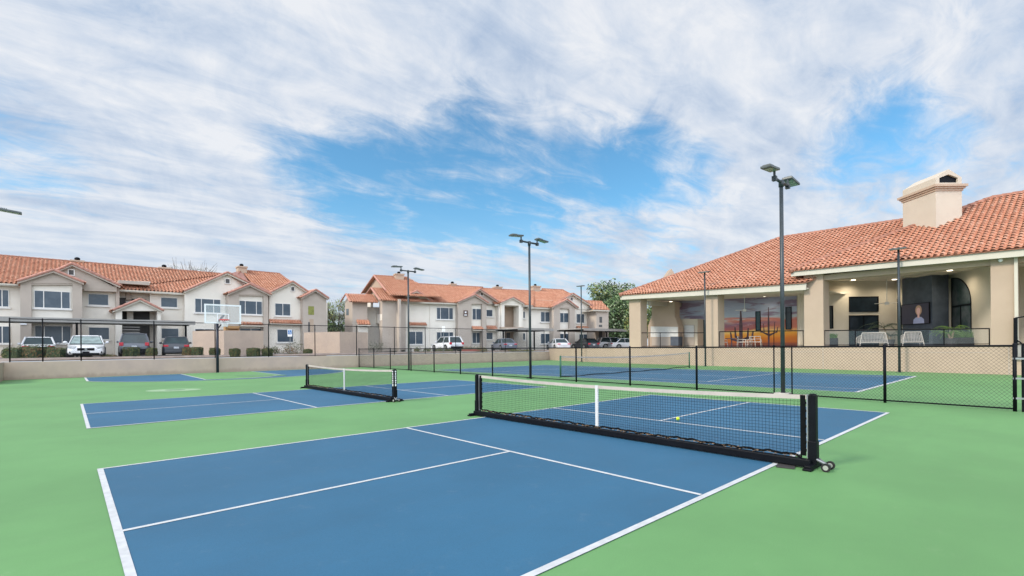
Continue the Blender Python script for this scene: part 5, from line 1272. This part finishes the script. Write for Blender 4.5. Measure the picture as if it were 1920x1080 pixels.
zc_ = zt_ + .36; ze_ = zc_ + .42; za_ = zat(317, 1781, kk); lm = (lc + lr_) / 2
b = MB(); prof_ = [(lc + .0, zc_), (lr_ - .0, zc_), (lr_, ze_), (lm, za_), (lc, ze_)]
inn_ = [(lc + .22, zc_ + .12), (lr_ - .22, zc_ + .12), (lr_ - .22, ze_ - .02), (lm, za_ - .30), (lc + .22, ze_ - .02)]
n_ = 5
vs = [ck(l_, kk, z_) for l_, z_ in prof_] + [ck(l_, kk, z_) for l_, z_ in inn_] + [ck(l_, kb, z_) for l_, z_ in prof_] + [ck(l_, kk + .5, z_) for l_, z_ in inn_]
fs = [(i, (i + 1) % 5, 5 + (i + 1) % 5, 5 + i) for i in range(5)] + [(5 + i, 5 + (i + 1) % 5, 15 + (i + 1) % 5, 15 + i) for i in range(5)] + [(i, 10 + i, 10 + (i + 1) % 5, (i + 1) % 5) for i in range(5)] + [(10, 11, 12, 13, 14)]
b.add(vs, fs); b.build('gabled_cap', M['chimney'], chm)
b = MB(); b.face([ck(l_, kk + .12, z_) for l_, z_ in inn_]); b.build('flue_opening', M['black'], chm)
# ---- left porch interior
MO = -5.2
zc0 = fL[0].z; 
def soff(s_): return fL[0].z + dz * (s_ - so_(fL[0])[0]) + .06
sa, sb = so_(cw(1262, 600, MO))[0], so_(cw(1494.5, 600, MO))[0]
b = MB(); b.prism([cs(sa + .1, MO, DZ), cs(sb - 1.5, MO, DZ), cs(sb - 1.5, MO, soff(sb) + .1), cs(sa + .1, MO, soff(sa) + .1)], -CN * .3); b.build('back_wall', M['clubin'], RC)
# mural: sunset painted on the wall
mm = bpy.data.materials.new('sunset_mural_paint'); mm.use_nodes = True; t = N(mm.node_tree); bs = mm.node_tree.nodes['Principled BSDF']
uv = t.new('ShaderNodeUVMap').outputs[0]; sp = t.new('ShaderNodeSeparateXYZ', i_0=uv); u_, v_ = sp.outputs[0], sp.outputs[1]
st_ = t.new('ShaderNodeMapping'); t.put(st_.inputs[0], uv); st_.inputs['Scale'].default_value = (3.2, 9.0, 1)
nz = t.noise(st_.outputs[0], 1.0, 5, 0.55, 0.6); st2 = t.new('ShaderNodeMapping'); t.put(st2.inputs[0], uv); st2.inputs['Scale'].default_value = (2.0, 4.5, 1); st2.inputs['Location'].default_value = (4, 2, 0)
nz2 = t.noise(st2.outputs[0], 1.3, 4, 0.5, 0.8)
vv = t.math('ADD', v_, t.math('ADD', t.math('MULTIPLY', t.math('SUBTRACT', nz2, 0.5), 0.20), t.math('MULTIPLY', u_, -0.05)))
cS = t.ramp(vv, [(0.0, (0.62, 0.16, 0.05)), (0.14, (0.85, 0.26, 0.04)), (0.24, (1.0, 0.46, 0.07)), (0.31, (1.0, 0.66, 0.22)), (0.345, (0.50, 0.15, 0.12)), (0.45, (0.36, 0.16, 0.20)), (0.51, (0.60, 0.60, 0.58)), (0.62, (0.44, 0.52, 0.62)), (0.80, (0.40, 0.45, 0.60)), (1.0, (0.36, 0.34, 0.48))])
cl_ = t.sstep(nz, 0.50, 0.60); up_ = t.sstep(v_, 0.38, 0.52)
cM = t.mix(t.math('MULTIPLY', t.math('MULTIPLY', cl_, up_), 0.85), cS, (0.24, 0.16, 0.25, 1))
wisp = t.math('MULTIPLY', t.sstep(t.noise(st_.outputs[0], 3.0, 6, 0.7, 1.2), 0.56, 0.66), t.sstep(v_, 0.30, 0.5))
cM = t.mix(t.math('MULTIPLY', wisp, 0.5), cM, (0.72, 0.68, 0.72, 1))
red = t.math('MULTIPLY', t.sstep(t.math('ABSOLUTE', t.math('SUBTRACT', t.math('ADD', v_, t.math('MULTIPLY', nz2, 0.2)), 0.66)), 0.09, 0.02), t.sstep(nz, 0.42, 0.52))
cM = t.mix(t.math('MULTIPLY', red, 0.75), cM, (0.72, 0.20, 0.12, 1))
rgt = t.math('MULTIPLY', t.sstep(u_, 0.72, 1.0), t.math('MULTIPLY', t.sstep(v_, 0.30, 0.38), t.sstep(v_, 0.60, 0.44)))
cM = t.mix(t.math('MULTIPLY', rgt, 0.7), cM, (0.80, 0.26, 0.16, 1))
des = t.math('MULTIPLY', t.sstep(t.math('ADD', v_, t.math('MULTIPLY', nz, .10)), 0.16, 0.11), .85)
cM = t.mix(des, cM, (0.26, 0.09, 0.07, 1))
t.put(bs.inputs['Base Color'], cM); bs.inputs['Roughness'].default_value = .8
b = MB(); p_ = [cs(sa, MO + .012, DZ + .02), cs(sb, MO + .012, DZ + .02), cs(sb, MO + .012, soff(sb)), cs(sa, MO + .012, soff(sa))]
b.face(p_); b.uv = [(0, 0), (1, 0), (1, 1), (0, 1)]; mur = b.build('sunset_mural', mm, RC)
# saguaro silhouettes
def sag(px, pyt, w_, arms, col_='sag'):
    P = cw(px, 600, MO + .02); s_ = so_(P)[0]; zt2 = cw(px, pyt, MO + .02).z; b = MB()
    def T(pts, r0, r1):
        for (a, c_) in zip(pts, pts[1:]):
            (x0, z0), (x1, z1) = a, c_; dx, dz_ = x1 - x0, z1 - z0; L_ = math.hypot(dx, dz_); nx, nz_ = -dz_ / L_ * r0, dx / L_ * r0
            b.prism([cs(s_ - x0 - nx, MO + .016, z0 + nz_), cs(s_ - x0 + nx, MO + .016, z0 - nz_), cs(s_ - x1 + nx * r1, MO + .016, z1 - nz_ * r1), cs(s_ - x1 - nx * r1, MO + .016, z1 + nz_ * r1)], CN * .004)
    T([(0, DZ + .1), (0, DZ + (zt2 - DZ) * .6)], w_, 1); T([(0, DZ + (zt2 - DZ) * .6), (0, zt2)], w_, .35)
    for (x, z0, z1) in arms: T([(0, z0 - .1), (x, z0 + .12)], w_ * .6, 1); T([(x, z0 + .05), (x * 1.12, z1)], w_ * .55, .7)
    b.build('saguaro_silhouette', M[col_], mur)
sag(1389, 583, .15, [(.55, 2.0, 2.9), (-.45, 2.1, 3.0), (.9, 2.0, 2.6), (-.8, 1.9, 2.6)]); sag(1441, 576, .07, [(.42, 2.3, 3.3), (-.35, 2.35, 3.2), (.62, 2.4, 2.9), (-.6, 2.45, 3.3)], 'sag')
def cwin(x0, x1, y0, y1, off, mt='glass_dark', fr='black', name='window', fw=.05, cuts=()):
    a, c_ = cw(x0, y0, off), cw(x1, y0, off); z1_, z0_ = a.z, cw(x0, y1, off).z; s0_, s1_ = so_(a)[0], so_(c_)[0]; s0_, s1_ = min(s0_, s1_), max(s0_, s1_)
    b = MB(); b.prism([cs(s0_, off, z0_), cs(s1_, off, z0_), cs(s1_, off, z1_), cs(s0_, off, z1_)], CN * .012); w_ = b.build(name, M[mt], RC)
    b = MB(); o = off
    for q in ((s0_ - fw, s0_, z0_ - fw, z1_ + fw), (s1_, s1_ + fw, z0_ - fw, z1_ + fw), (s0_, s1_, z1_, z1_ + fw), (s0_, s1_, z0_ - fw, z0_)):
        b.prism([cs(q[0], o, q[2]), cs(q[1], o, q[2]), cs(q[1], o, q[3]), cs(q[0], o, q[3])], CN * .04)
    for c2_ in cuts: zz_ = z0_ + (z1_ - z0_) * c2_; b.prism([cs(s0_, o + .013, zz_ - .025), cs(s1_, o + .013, zz_ - .025), cs(s1_, o + .013, zz_ + .025), cs(s0_, o + .013, zz_ + .025)], CN * .02)
    b.build('frame', M[fr], w_); return w_
cwin(1418, 1425, 585, 619, MO + .02, 'teal'); cwin(1474, 1483, 577, 617, MO + .02, 'glass_dark'); cwin(1347, 1352, 603, 648, MO + .02, 'teal', name='door')
cwin(1309, 1321, 602, 648, MO + .02, 'teal', name='door')
# wall return at the right end of the mural

# kiva style outdoor hearth with white tiles, and the alcove beside it
KO = -3.2
b = MB(); hp = [(1215, 660), (1272, 660), (1272, 612), (1265, 592), (1265, 566), (1222, 566), (1222, 592), (1215, 612)]
b.prism([cw(x, y, KO) for x, y in hp], -CN * .7); b.build('outdoor_hearth', M['club'], RC)
b = MB(); b.prism([cw(x, y, KO + .03) for x, y in ((1220, 632), (1271, 632), (1271, 613), (1220, 612))], -CN * .5); b.build('hearth_tiles', M['counter'], RC)
b = MB(); b.prism([cw(x, y, KO + .06) for x, y in ((1222, 648), (1257, 648), (1257, 633), (1222, 633))], -CN * .5); b.build('hearth_counter', M['taupe'], RC)
b = MB(); b.prism([cw(x, y, KO + .25) for x, y in ((1257, 648), (1272, 648), (1272, 631), (1257, 631))], -CN * .6); b.build('grill', M['slate'], RC)
b = MB(); b.prism([cw(x, y, MO + .9) for x, y in ((1271, 660), (1308, 660), (1308, 598), (1279, 598), (1271, 606))], -CN * .9); b.build('alcove_surround', M['clubin'], RC)
b = MB(); b.prism([cw(x, y, MO + .93) for x, y in ((1283, 648), (1302, 648), (1302, 609), (1283, 609))], -CN * .02); alc = b.build('alcove', M['taupe'], RC)
b = MB(); b.prism([cw(x, y, MO + .95) for x, y in ((1283, 632), (1301, 632), (1301, 610), (1283, 610))], -CN * .01); b.build('blind', M['counter'], alc)
b = MB(); s_ = so_(cw(1203, 570, -.1))[0]; b.prism([cs(s_, -.86, 5.02), cs(s_, -5.2, 5.02), cs(s_, -5.2, 5.40), cs(s_, -.86, 5.40)], -CD * .35); b.build('porch_beam', M['taupe'], RC)
# ---- right porch interior: walls given in plan
W0, W1, W2 = atk(1500, 600, 34.2), atk(1681, 600, 33.8), atk(1692, 600, 33.0)
def vwall(P, Q, th, z1_, mt, name, z0_=DZ):
    P, Q = V((P.x, P.y, z0_)), V((Q.x, Q.y, z0_)); d = (Q - P).normalized(); n = V((-d.y, d.x, 0))
    if n.dot(C - P) > 0: n = -n
    b = MB(); b.prism([P, Q, Q + V((0, 0, z1_ - z0_)), P + V((0, 0, z1_ - z0_))], n * th); return b.build(name, M[mt], RC), P, d, -n
ZC = 6.05
_, P1, d1, nn1 = vwall(W0, W1, .3, ZC, 'clubin', 'back_wall')
_, P2, d2, nn2 = vwall(W1, atk(1700, 600, 33.2), .3, ZC, 'clubin', 'back_wall')
_, P3, d3, nn3 = vwall(atk(1770, 600, 31.2), atk(1862, 600, 25.7), .3, ZC, 'clubin', 'back_wall')
_, P3b, d3b, nn3b = vwall(atk(1896, 600, 27.0), atk(1896, 600, 27.0) + (atk(2010, 600, 24.5) - atk(1896, 600, 27.0)) * 2.2, .3, ZC, 'clubin', 'back_wall')
# chimney breast
a0_, a1_, a2_ = atk(1692, 600, 31.8), atk(1748, 600, 29.6), atk(1779, 600, 29.8)
b = MB(); foot = [a0_, a1_, a2_, atk(1780, 600, 33.6), atk(1694, 600, 34.4)]; foot = [V((p.x, p.y, DZ)) for p in foot]
b.prism(foot, (0, 0, ZC - .3 - DZ)); b.build('chimney_breast', M['slate'], RC)
b = MB(); q0_ = V((a0_.x, a0_.y, 0)); dd_ = (V((a1_.x, a1_.y, 0)) - q0_).normalized(); nb = V((dd_.y, -dd_.x, 0)); nb = nb if nb.dot(C - q0_) > 0 else -nb
zf0, zf1 = zat(643, 1700, 31), zat(621, 1700, 31)
b.prism([q0_ + dd_ * .25 + V((0, 0, zf0)), q0_ + dd_ * 1.95 + V((0, 0, zf0)), q0_ + dd_ * 1.95 + V((0, 0, zf1)), q0_ + dd_ * .25 + V((0, 0, zf1))], nb * .06); b.build('fireplace_opening', M['black'], RC)
def onwall(px, py, P, n): return onp(px, py, P, n)
def wallwin(P, n, d, x0, x1, y0, y1, mt='glass_dark', name='window', hb=(), vb=(), fw=.06):
    a = onp(x0, y0, P, n); c_ = onp(x1, y0, P, n); z1_, z0_ = a.z, max(DZ, onp(x0, y1, P, n).z); A_ = V((a.x, a.y, 0)); B_ = V((c_.x, c_.y, 0)); L_ = (B_ - A_).length; dd = (B_ - A_) / L_
    def bx(mb, u0, u1, q0, q1, o0, o1): mb.prism([A_ + dd * u0 + n * o0 + V((0, 0, q0)), A_ + dd * u1 + n * o0 + V((0, 0, q0)), A_ + dd * u1 + n * o0 + V((0, 0, q1)), A_ + dd * u0 + n * o0 + V((0, 0, q1))], n * (o1 - o0))
    g = MB(); bx(g, 0, L_, z0_, z1_, .0, .012); w_ = g.build(name, M[mt], RC)
    f = MB(); bx(f, -fw, 0, z0_, z1_ + fw, 0, .05); bx(f, L_, L_ + fw, z0_, z1_ + fw, 0, .05); bx(f, 0, L_, z1_, z1_ + fw, 0, .05); bx(f, 0, L_, z0_ - fw * .3, z0_, 0, .05)
    for h_ in hb: bx(f, 0, L_, z0_ + (z1_ - z0_) * h_ - .03, z0_ + (z1_ - z0_) * h_ + .03, .013, .04)
    for h_ in vb: bx(f, L_ * h_ - .03, L_ * h_ + .03, z0_, z1_, .013, .041)
    f.build('frame', M['black'], w_); return w_
wallwin(P1, nn1, d1, 1593, 1645, 558, 585); wallwin(P1, nn1, d1, 1593, 1645, 593, 660, name='glass_door', vb=(.5,), mt='glass_dark'); wallwin(P1, nn1, d1, 1545, 1560, 575, 616, vb=())
# arched window in the right-hand wall
def archwin(P, n, x0, x1, y0, ytop, ybot):
    a = onp(x0, ybot, P, n); c_ = onp(x1, ybot, P, n); A_ = V((a.x, a.y, 0)); B_ = V((c_.x, c_.y, 0)); L_ = (B_ - A_).length; dd = (B_ - A_) / L_
    zt2 = onp(x0, ytop, P, n).z; zb2 = DZ + .02; zs = onp(x1, y0, P, n).z
    prof = [(0, zb2), (L_, zb2), (L_, zs)] + [(L_ * math.cos(q * math.pi / 2 / 14), zs + (zt2 - zs) * math.sin(q * math.pi / 2 / 14)) for q in range(1, 15)]
    b = MB(); b.prism([A_ + dd * u + V((0, 0, z_)) for u, z_ in prof], n * .012); w_ = b.build('arched_window', M['arch_glass'], RC)
    b = MB()
    for p_, q_ in zip(prof[1:] + [prof[0]], prof[2:] + [prof[0]]): b.tube(A_ + dd * p_[0] + V((0, 0, p_[1])) + n * .02, A_ + dd * q_[0] + V((0, 0, q_[1])) + n * .02, .035, 4)
    for zz_ in (zs - .15,): b.prism([A_ + n * .02 + V((0, 0, zz_)), A_ + dd * L_ + n * .02 + V((0, 0, zz_)), A_ + dd * L_ + n * .02 + V((0, 0, zz_ + .08)), A_ + n * .02 + V((0, 0, zz_ + .08))], n * .03)
    b.prism([A_ + dd * L_ * .48 + n * .02 + V((0, 0, zb2)), A_ + dd * (L_ * .48 + .06) + n * .02 + V((0, 0, zb2)), A_ + dd * (L_ * .48 + .06) + n * .02 + V((0, 0, zs - .15)), A_ + dd * L_ * .48 + n * .02 + V((0, 0, zs - .15))], n * .03)
    b.build('frame', M['black'], w_)
archwin(P3, nn3, 1786, 1822, 566, 522, 650)
b = MB(); q = onp(1782, 600, P3, nn3); b.tube((q.x, q.y, DZ), (q.x, q.y, zat(520, 1782, 29.8)), .09, 8); b.build('downpipe', M['cream'], RC)
archwin(P2, nn2, 1684, 1691, 590, 560, 650)
# downlights
def light(px, py, f_, back):
    s_, o_ = 0, 0
    z_ = None; P = onp(px, py, f_[0] + V((0, 0, .052)), V((-dz * CD.x, -dz * CD.y, 1)) if f_ is fL else V((-(f_[1].z - f_[0].z) / (so_(f_[1])[0] - so_(f_[0])[0]) * CD.x, -(f_[1].z - f_[0].z) / (so_(f_[1])[0] - so_(f_[0])[0]) * CD.y, 1)))
    b = MB(); b.tube(P + V((0, 0, .01)), P - V((0, 0, .02)), .13, 16); dl = b.build('downlight', M['lit'], RC)
    ld = bpy.data.lights.new('downlight_lamp', 'SPOT'); ld.energy = 35 if f_ is fL else 170; ld.spot_size = math.radians(160); ld.spot_blend = 1; ld.shadow_soft_size = .15; ld.color = (1, .88, .68)
    lo = bpy.data.objects.new('downlight_lamp', ld); col.objects.link(lo); lo.parent = dl; lo.location = P - V((0, 0, .06)) - ORG[RC.name]
for p_ in [(1351, 557), (1397, 563), (1435, 555.5), (1483, 548), (1258, 565.5)]: light(*p_, fL, 0)
for p_ in [(1600, 525), (1677, 524), (1617, 543), (1781, 507)]: light(*p_, fR, 0)
# downspout and camera on the right column
b = MB(); s_ = so_(cw(1906, 600, .1))[0]; b.prism([cs(s_ - .06, .14, 1.42), cs(s_ + .06, .14, 1.42), cs(s_ + .06, .14, 5.75), cs(s_ - .06, .14, 5.75)], -CN * .10); b.build('downspout', M['trim'], RC)
b = MB(); P = cw(1876, 488, .15); b.sphere(P, .09, 10, 6); b.box(P.x, P.x + .15, P.y - .06, P.y + .06, P.z - .02, P.z + .1); b.build('security_camera', M['white'], RC)

# ------------------------------------------------------------------ porch railings
def railing(x0, x1, label, posts, off=-.12, glass=True):
    a, c_ = so_(cw(x0, 630, off))[0], so_(cw(x1, 630, off))[0]; zr = 2.42; zf = 1.415
    za, zc2 = cw(x0, posts[0][1], off).z, cw(x1, posts[-1][1], off).z
    t = thing('porch_railing', label, 'railing', tuple(cs((a + c_) / 2, off, zf)), 'black railings between the porch columns')
    b = MB(); b.tube(cs(a, off, za), cs(c_, off, zc2), .03, 8); b.build('top_rail', M['black'], t)
    b = MB(); b.tube(cs(a, off, zf + .08), cs(c_, off, zf + .08), .018, 6); b.build('bottom_rail', M['black'], t)
    for px, _ in posts:
        s_ = so_(cw(px, 630, off))[0]; f_ = (s_ - a) / (c_ - a); b = MB(); b.tube(cs(s_, off, zf), cs(s_, off, za + (zc2 - za) * f_), .025, 8); b.build('post', M['black'], t)
    if glass:
        b = MB(); b.prism([cs(a - .05, off - .004, zf + .1), cs(c_ + .05, off - .004, zf + .1), cs(c_ + .05, off - .004, zc2 - .04), cs(a - .05, off - .004, za - .04)], -CN * .008); b.build('glass_panel', M['rail_glass'], t)
railing(1201.5, 1321, 'black railing of the left porch bay, in front of the outdoor hearth', [(1202, 624), (1217, 624), (1238, 624), (1277, 624), (1320, 624)], glass=False)
railing(1347, 1507, 'black railing in front of the sunset mural', [(1349, 622), (1451, 621), (1506, 620)], glass=False)
railing(1545, 1856, 'glass-panelled black railing in front of the porch with the white sofas', [(1546, 620), (1604, 619), (1770, 618), (1855, 616)])
t = thing('metal_gate', 'black metal gate frame at the right frame edge beside the last porch column', 'gate', tuple(cw(1915, 660, .2)))
b = MB(); P = [cw(x, y, .2) for x, y in ((1904, 671), (1904, 596), (1960, 588), (1960, 672))]; b.tube(P[0], P[1], .07, 8); b.tube(P[1], P[2], .03, 8); b.tube(P[0], P[3], .03, 8); b.tube(cw(1905, 645, .2), cw(1960, 645, .2), .03, 8); b.tube(cw(1905, 637, .2), cw(1916, 644, .2), .03, 8); b.build('gate_frame', M['black'], t)
b = MB(); P = [cw(x, y, .17) for x, y in ((1906, 669), (1960, 670), (1960, 647), (1906, 647))]; b.prism(P, -CN * .02); b.build('kick_panel', M['grey'], t)

# ------------------------------------------------------------------ porch furniture
def chair(px, k, label, rz, w_=.62):
    c = atk(px, 645, k); t = thing('porch_chair', label, 'chair', (0, 0, 0), 'white framed chairs on the left porch')
    for sx in (-1, 1):
        for sy in (-1, 1):
            b = MB(); b.tube((sx * w_ / 2 * 1.15, sy * .3, 0), (sx * w_ / 2, sy * .26, .62 if sy < 0 else .86), .025, 6); b.build('leg', M['rope'], t)
    b = MB(); b.box(-w_ / 2, w_ / 2, -.27, .27, .40, .46); b.build('seat', M['rope'], t)
    b = MB(); b.tube((-w_ / 2, .26, .84), (w_ / 2, .26, .84), .025, 6); b.tube((-w_ / 2, .26, .64), (w_ / 2, .26, .64), .02, 6); b.build('backrest', M['rope'], t)
    b = MB()
    for sx in (-1, 1): b.tube((sx * w_ / 2, -.26, .62), (sx * w_ / 2, .26, .62), .022, 6)
    b.build('armrests', M['rope'], t)
    t.location = (c.x, c.y, DZ); t.rotation_euler = (0, 0, rz)
for px, k, rz, lb in ((1353, 37.2, .9, 'white framed chair just right of the porch pillar left of the mural'), (1391, 36.8, .3, 'white framed chair below the big painted saguaro'), (1404, 36.4, -2.2, 'white framed chair right of the one below the painted saguaro'), (1418, 36.6, 1.8, 'white framed chair turned away below the mural\'s first narrow window')):
    chair(px, k, lb, rz)
b = MB(); c = atk(1372, 645, 36.9); b.tube((c.x, c.y, DZ), (c.x, c.y, DZ + .68), .04, 8); b.tube((c.x, c.y, DZ + .68), (c.x, c.y, DZ + .72), .45, 20); b.tube((c.x, c.y, DZ), (c.x, c.y, DZ + .03), .25, 16)
tag(b.build('round_table', M['slate']), 'dark round table between the white chairs on the mural porch', 'table')
def sofa(x0, x1, k0, k1, label):
    P, Q = atk(x0, 645, k0), atk(x1, 645, k1); P.z = Q.z = DZ; L_ = (Q - P).length; d = (Q - P) / L_
    t = thing('rope_sofa', label, 'sofa', (0, 0, 0), 'white rope sofas facing away from the court')
    # local: x along, back at y=0 facing viewer
    b = MB(); Z1 = .86
    b.tube((.10, .0, Z1), (L_ - .10, 0, Z1), .028, 8); b.tube((0, -.05, .30), (L_, -.05, .30), .024, 8); b.build('back_frame', M['rope'], t)
    n = int(L_ / .075); b = MB()
    for i in range(n + 1): u = i / n; b.tube((.10 + (L_ - .2) * u, 0, Z1), (L_ * u, -.05, .30), .011, 4)
    b.build('back_ropes', M['rope'], t)
    for sx, x in ((-1, 0), (1, L_)):
        b = MB(); b.tube((x - sx * .10, 0, Z1), (x + sx * .05, -.08, 0), .026, 8); b.build('leg', M['rope'], t)
        b = MB(); b.tube((x, .75, .60), (x + sx * .05, .80, 0), .026, 8); b.build('leg', M['rope'], t)
        b = MB(); b.tube((x - sx * .08, 0, Z1 - .1), (x, .75, .60), .024, 8)
        for i in range(6): u = (i + .5) / 6; b.tube((x - sx * .06, .75 * u, Z1 - .12 - .14 * u), (x, .75 * u, .3), .010, 4)
        b.build('arm', M['rope'], t)
    b = MB(); b.box(.05, L_ - .05, -.02, .75, .26, .32); b.build('seat_base', M['rope'], t)
    b = MB(); b.box(.06, L_ - .06, .02, .74, .325, .44); b.build('seat_cushion', M['cushion'], t, bevel=.03)
    b = MB(); b.box(.16, L_ - .16, .04, .16, .45, .80); b.build('back_cushion', M['cushion'], t, bevel=.03)
    a = math.atan2(d.y, d.x); t.location = P; t.rotation_euler = (0, 0, a)
    # make sure the seat is on the far side
    yv = V((-math.sin(a), math.cos(a), 0))
    if yv.dot(C - P) > 0: t.location = Q; t.rotation_euler = (0, 0, a + math.pi)
sofa(1613, 1664, 28.8, 28.3, 'white rope-backed sofa left of the thin light pole on the right porch')
sofa(1693, 1731, 27.6, 27.2, 'white rope-backed loveseat right of the thin light pole, below the screen')
def planter(x0, x1, yt, yg, k, label, h_=.55):
    P, Q = atk(x0, 645, k), atk(x1, 645, k); P.z = Q.z = DZ; d = (Q - P); L_ = d.length; d.normalize(); n = V((-d.y, d.x, 0)); n = n if n.dot(C - P) < 0 else -n
    zg = atk(x0, yg, k).z; zt2 = atk(x0, yt, k).z
    t = thing('grass_planter', label, 'planter', tuple((P + Q) / 2), 'long charcoal planters with ornamental grass')
    b = MB(); b.prism([P, Q, Q + n * .55, P + n * .55], (0, 0, zg - DZ)); b.build('trough', M['planter'], t, bevel=.02)
    b = MB(); rnd = random.Random(int(x0))
    for _ in range(700):
        q = P + d * rnd.uniform(.02, L_ - .02) + n * rnd.uniform(.04, .5); q.z = zg - .02; h2 = (zt2 - zg) * rnd.uniform(.6, 1.05); l_ = V((rnd.gauss(0, .07), rnd.gauss(0, .07), h2)); w2 = d * .012
        b.add([q - w2, q + w2, q + l_ * .6 + w2 * .7, q + l_ + V((l_.x, l_.y, 0)) * .6, q + l_ * .6 - w2 * .7], [(0, 1, 2, 4), (4, 2, 3)])
    b.build('grass', M['grass'], t)
planter(1543, 1572, 624, 634, 32.0, 'dark planter of grass at the left end of the right porch, by the pillar'); planter(1786, 1829, 619, 633, 27.6, 'wide dark planter of bright grass below the arched window')
def palm(px, pyt, k, label, stems, lw=1.0, frond=1.0, n=13, pot=True, mt='leafM'):
    c = atk(px, 645, k); t = thing('potted_palm', label, 'plant', (c.x, c.y, DZ)); zt2 = atk(px, pyt, k).z; rnd = random.Random(int(px))
    if pot:
        b = MB(); b.tube((c.x, c.y, DZ), (c.x, c.y, DZ + .48), .22, 16, .28); b.build('pot', M['planter'], t)
    for (dx, top, sc_) in stems:
        tp = V((c.x, c.y, 0)) + rh * dx; tp.z = DZ + (zt2 - DZ) * top
        b = MB(); b.tube((c.x + rh.x * dx * .2, c.y + rh.y * dx * .2, DZ + .4), tp, .055, 8, .045); b.build('trunk', M['pbark'], t)
        b = MB()
        for i in range(n):
            a = i * 2 * math.pi / n + rnd.random() * .5; L_ = frond * sc_ * rnd.uniform(.7, 1.1); up_ = rnd.uniform(.3, 1.1); pr_ = None
            d = V((math.cos(a), math.sin(a), 0))
            for j in range(9):
                f = j / 8; q = tp + d * (L_ * f) + V((0, 0, L_ * (up_ * f - (up_ * .6 + .45) * f * f)))
                if pr_ is not None:
                    b.tube(pr_, q, .008, 3)
                    sd = V((-d.y, d.x, 0))
                    for s in (-1, 1):
                        for hh in (0, .5):
                            q2 = pr_.lerp(q, hh); ll = .26 * L_ * math.sin(math.pi * min(1, f * .85 + .1)); e_ = q2 + (sd * s * .8 + d * .7 + V((0, 0, -.25))).normalized() * ll; w2 = d * .014
                            b.add([q2 - w2, q2 + w2, e_], [(0, 1, 2)])
                pr_ = q
        b.build('fronds', M[mt], t)
palm(1668, 592, 31.0, 'dark palm in front of the corner left of the charcoal chimney breast', [(-.35, .62, 1.25), (.1, .35, 1.0)], frond=1.15, mt='leafD', n=15)
palm(1783, 600, 27.4, 'bright potted palm with two trunks beside the wide planter', [(-.14, .50, .9), (.16, .62, 1.0)], frond=.95, mt='grass')
# television with a woman on screen
t = thing('television', 'wall television showing a fair-haired woman, on the charcoal chimney breast', 'television', tuple(a0_))
def tv(u, z_, o): return q0_ + dd_ * u + nb * o + V((0, 0, z_))
z0_, z1_ = zat(609, 1694, 31.4), zat(571, 1694, 31.4); Lb = (V((a1_.x, a1_.y, 0)) - q0_).length
u0, u1 = .10, Lb - .05
b = MB(); b.prism([tv(u0, z0_, .08), tv(u1, z0_, .08), tv(u1, z1_, .08), tv(u0, z1_, .08)], nb * .06); b.prism([tv(u0 + .5, z0_ + .3, .003), tv(u1 - .5, z0_ + .3, .003), tv(u1 - .5, z1_ - .3, .003), tv(u0 + .5, z1_ - .3, .003)], nb * .077); body = b.build('casing', M['black'], t)
def emat(name, c, s=1.0): return mat(name, c, .3, .15, 6, emit=(c, s))
def shp(pts, o, m_, nm): b = MB(); b.face([tv(u0 + (u1 - u0) * u, z0_ + (z1_ - z0_) * v, o) for u, v in pts]); return b.build(nm, m_, scr)
b = MB(); e = .03; b.prism([tv(u0 + e, z0_ + e, .142), tv(u1 - e, z0_ + e, .142), tv(u1 - e, z1_ - e, .142), tv(u0 + e, z1_ - e, .142)], nb * .003); scr = b.build('screen', emat('screen_dark', (.03, .03, .045), .35), t)
fx_ = .63
shp([(fx_ - .19, .03), (fx_ + .2, .03), (fx_ + .19, .22), (fx_ + .1, .33), (fx_ - .09, .33), (fx_ - .18, .22)], .147, emat('screen_top', (.20, .22, .32), .45), 'picture_top')
shp([(fx_ + .005 + .115 * math.cos(a), .66 + .24 * math.sin(a)) for a in [i * 2 * math.pi / 18 for i in range(18)]], .149, emat('screen_hair', (.26, .17, .11), .45), 'picture_hair')
shp([(fx_ - .035, .30), (fx_ + .04, .30), (fx_ + .035, .5), (fx_ - .03, .5)], .151, emat('screen_skin', (.40, .24, .21), .5), 'picture_neck')
shp([(fx_ + .065 * math.cos(a), .62 + .17 * math.sin(a)) for a in [i * 2 * math.pi / 18 for i in range(18)]], .153, bpy.data.materials['screen_skin'], 'picture_face')
# ceiling fans
def fan(px, py, k, zc_, label, rz):
    c = atk(px, py, k); t = thing('ceiling_fan', label, 'fan', tuple(c), 'ceiling fans under the porch roofs')
    b = MB(); b.tube(c, (c.x, c.y, zc_), .02, 6); b.tube(c - V((0, 0, .08)), c + V((0, 0, .10)), .12, 14); b.build('motor', M['wtrim'], t)
    for i in range(3):
        a = rz + i * 2.094; d = V((math.cos(a), math.sin(a), 0)); s = V((-d.y, d.x, .15)).normalized(); b = MB(); b.prism([c + d * .12 - s * .05, c + d * .72 - s * .08, c + d * .72 + s * .08, c + d * .12 + s * .05], (0, 0, .012)); b.build('blade', M['wtrim'], t)
fan(1663, 569, 31.5, 5.75, 'white ceiling fan above the sofas on the right porch', .2); fan(1396, 582, 36.5, 5.3, 'white ceiling fan in front of the sunset mural', .4)
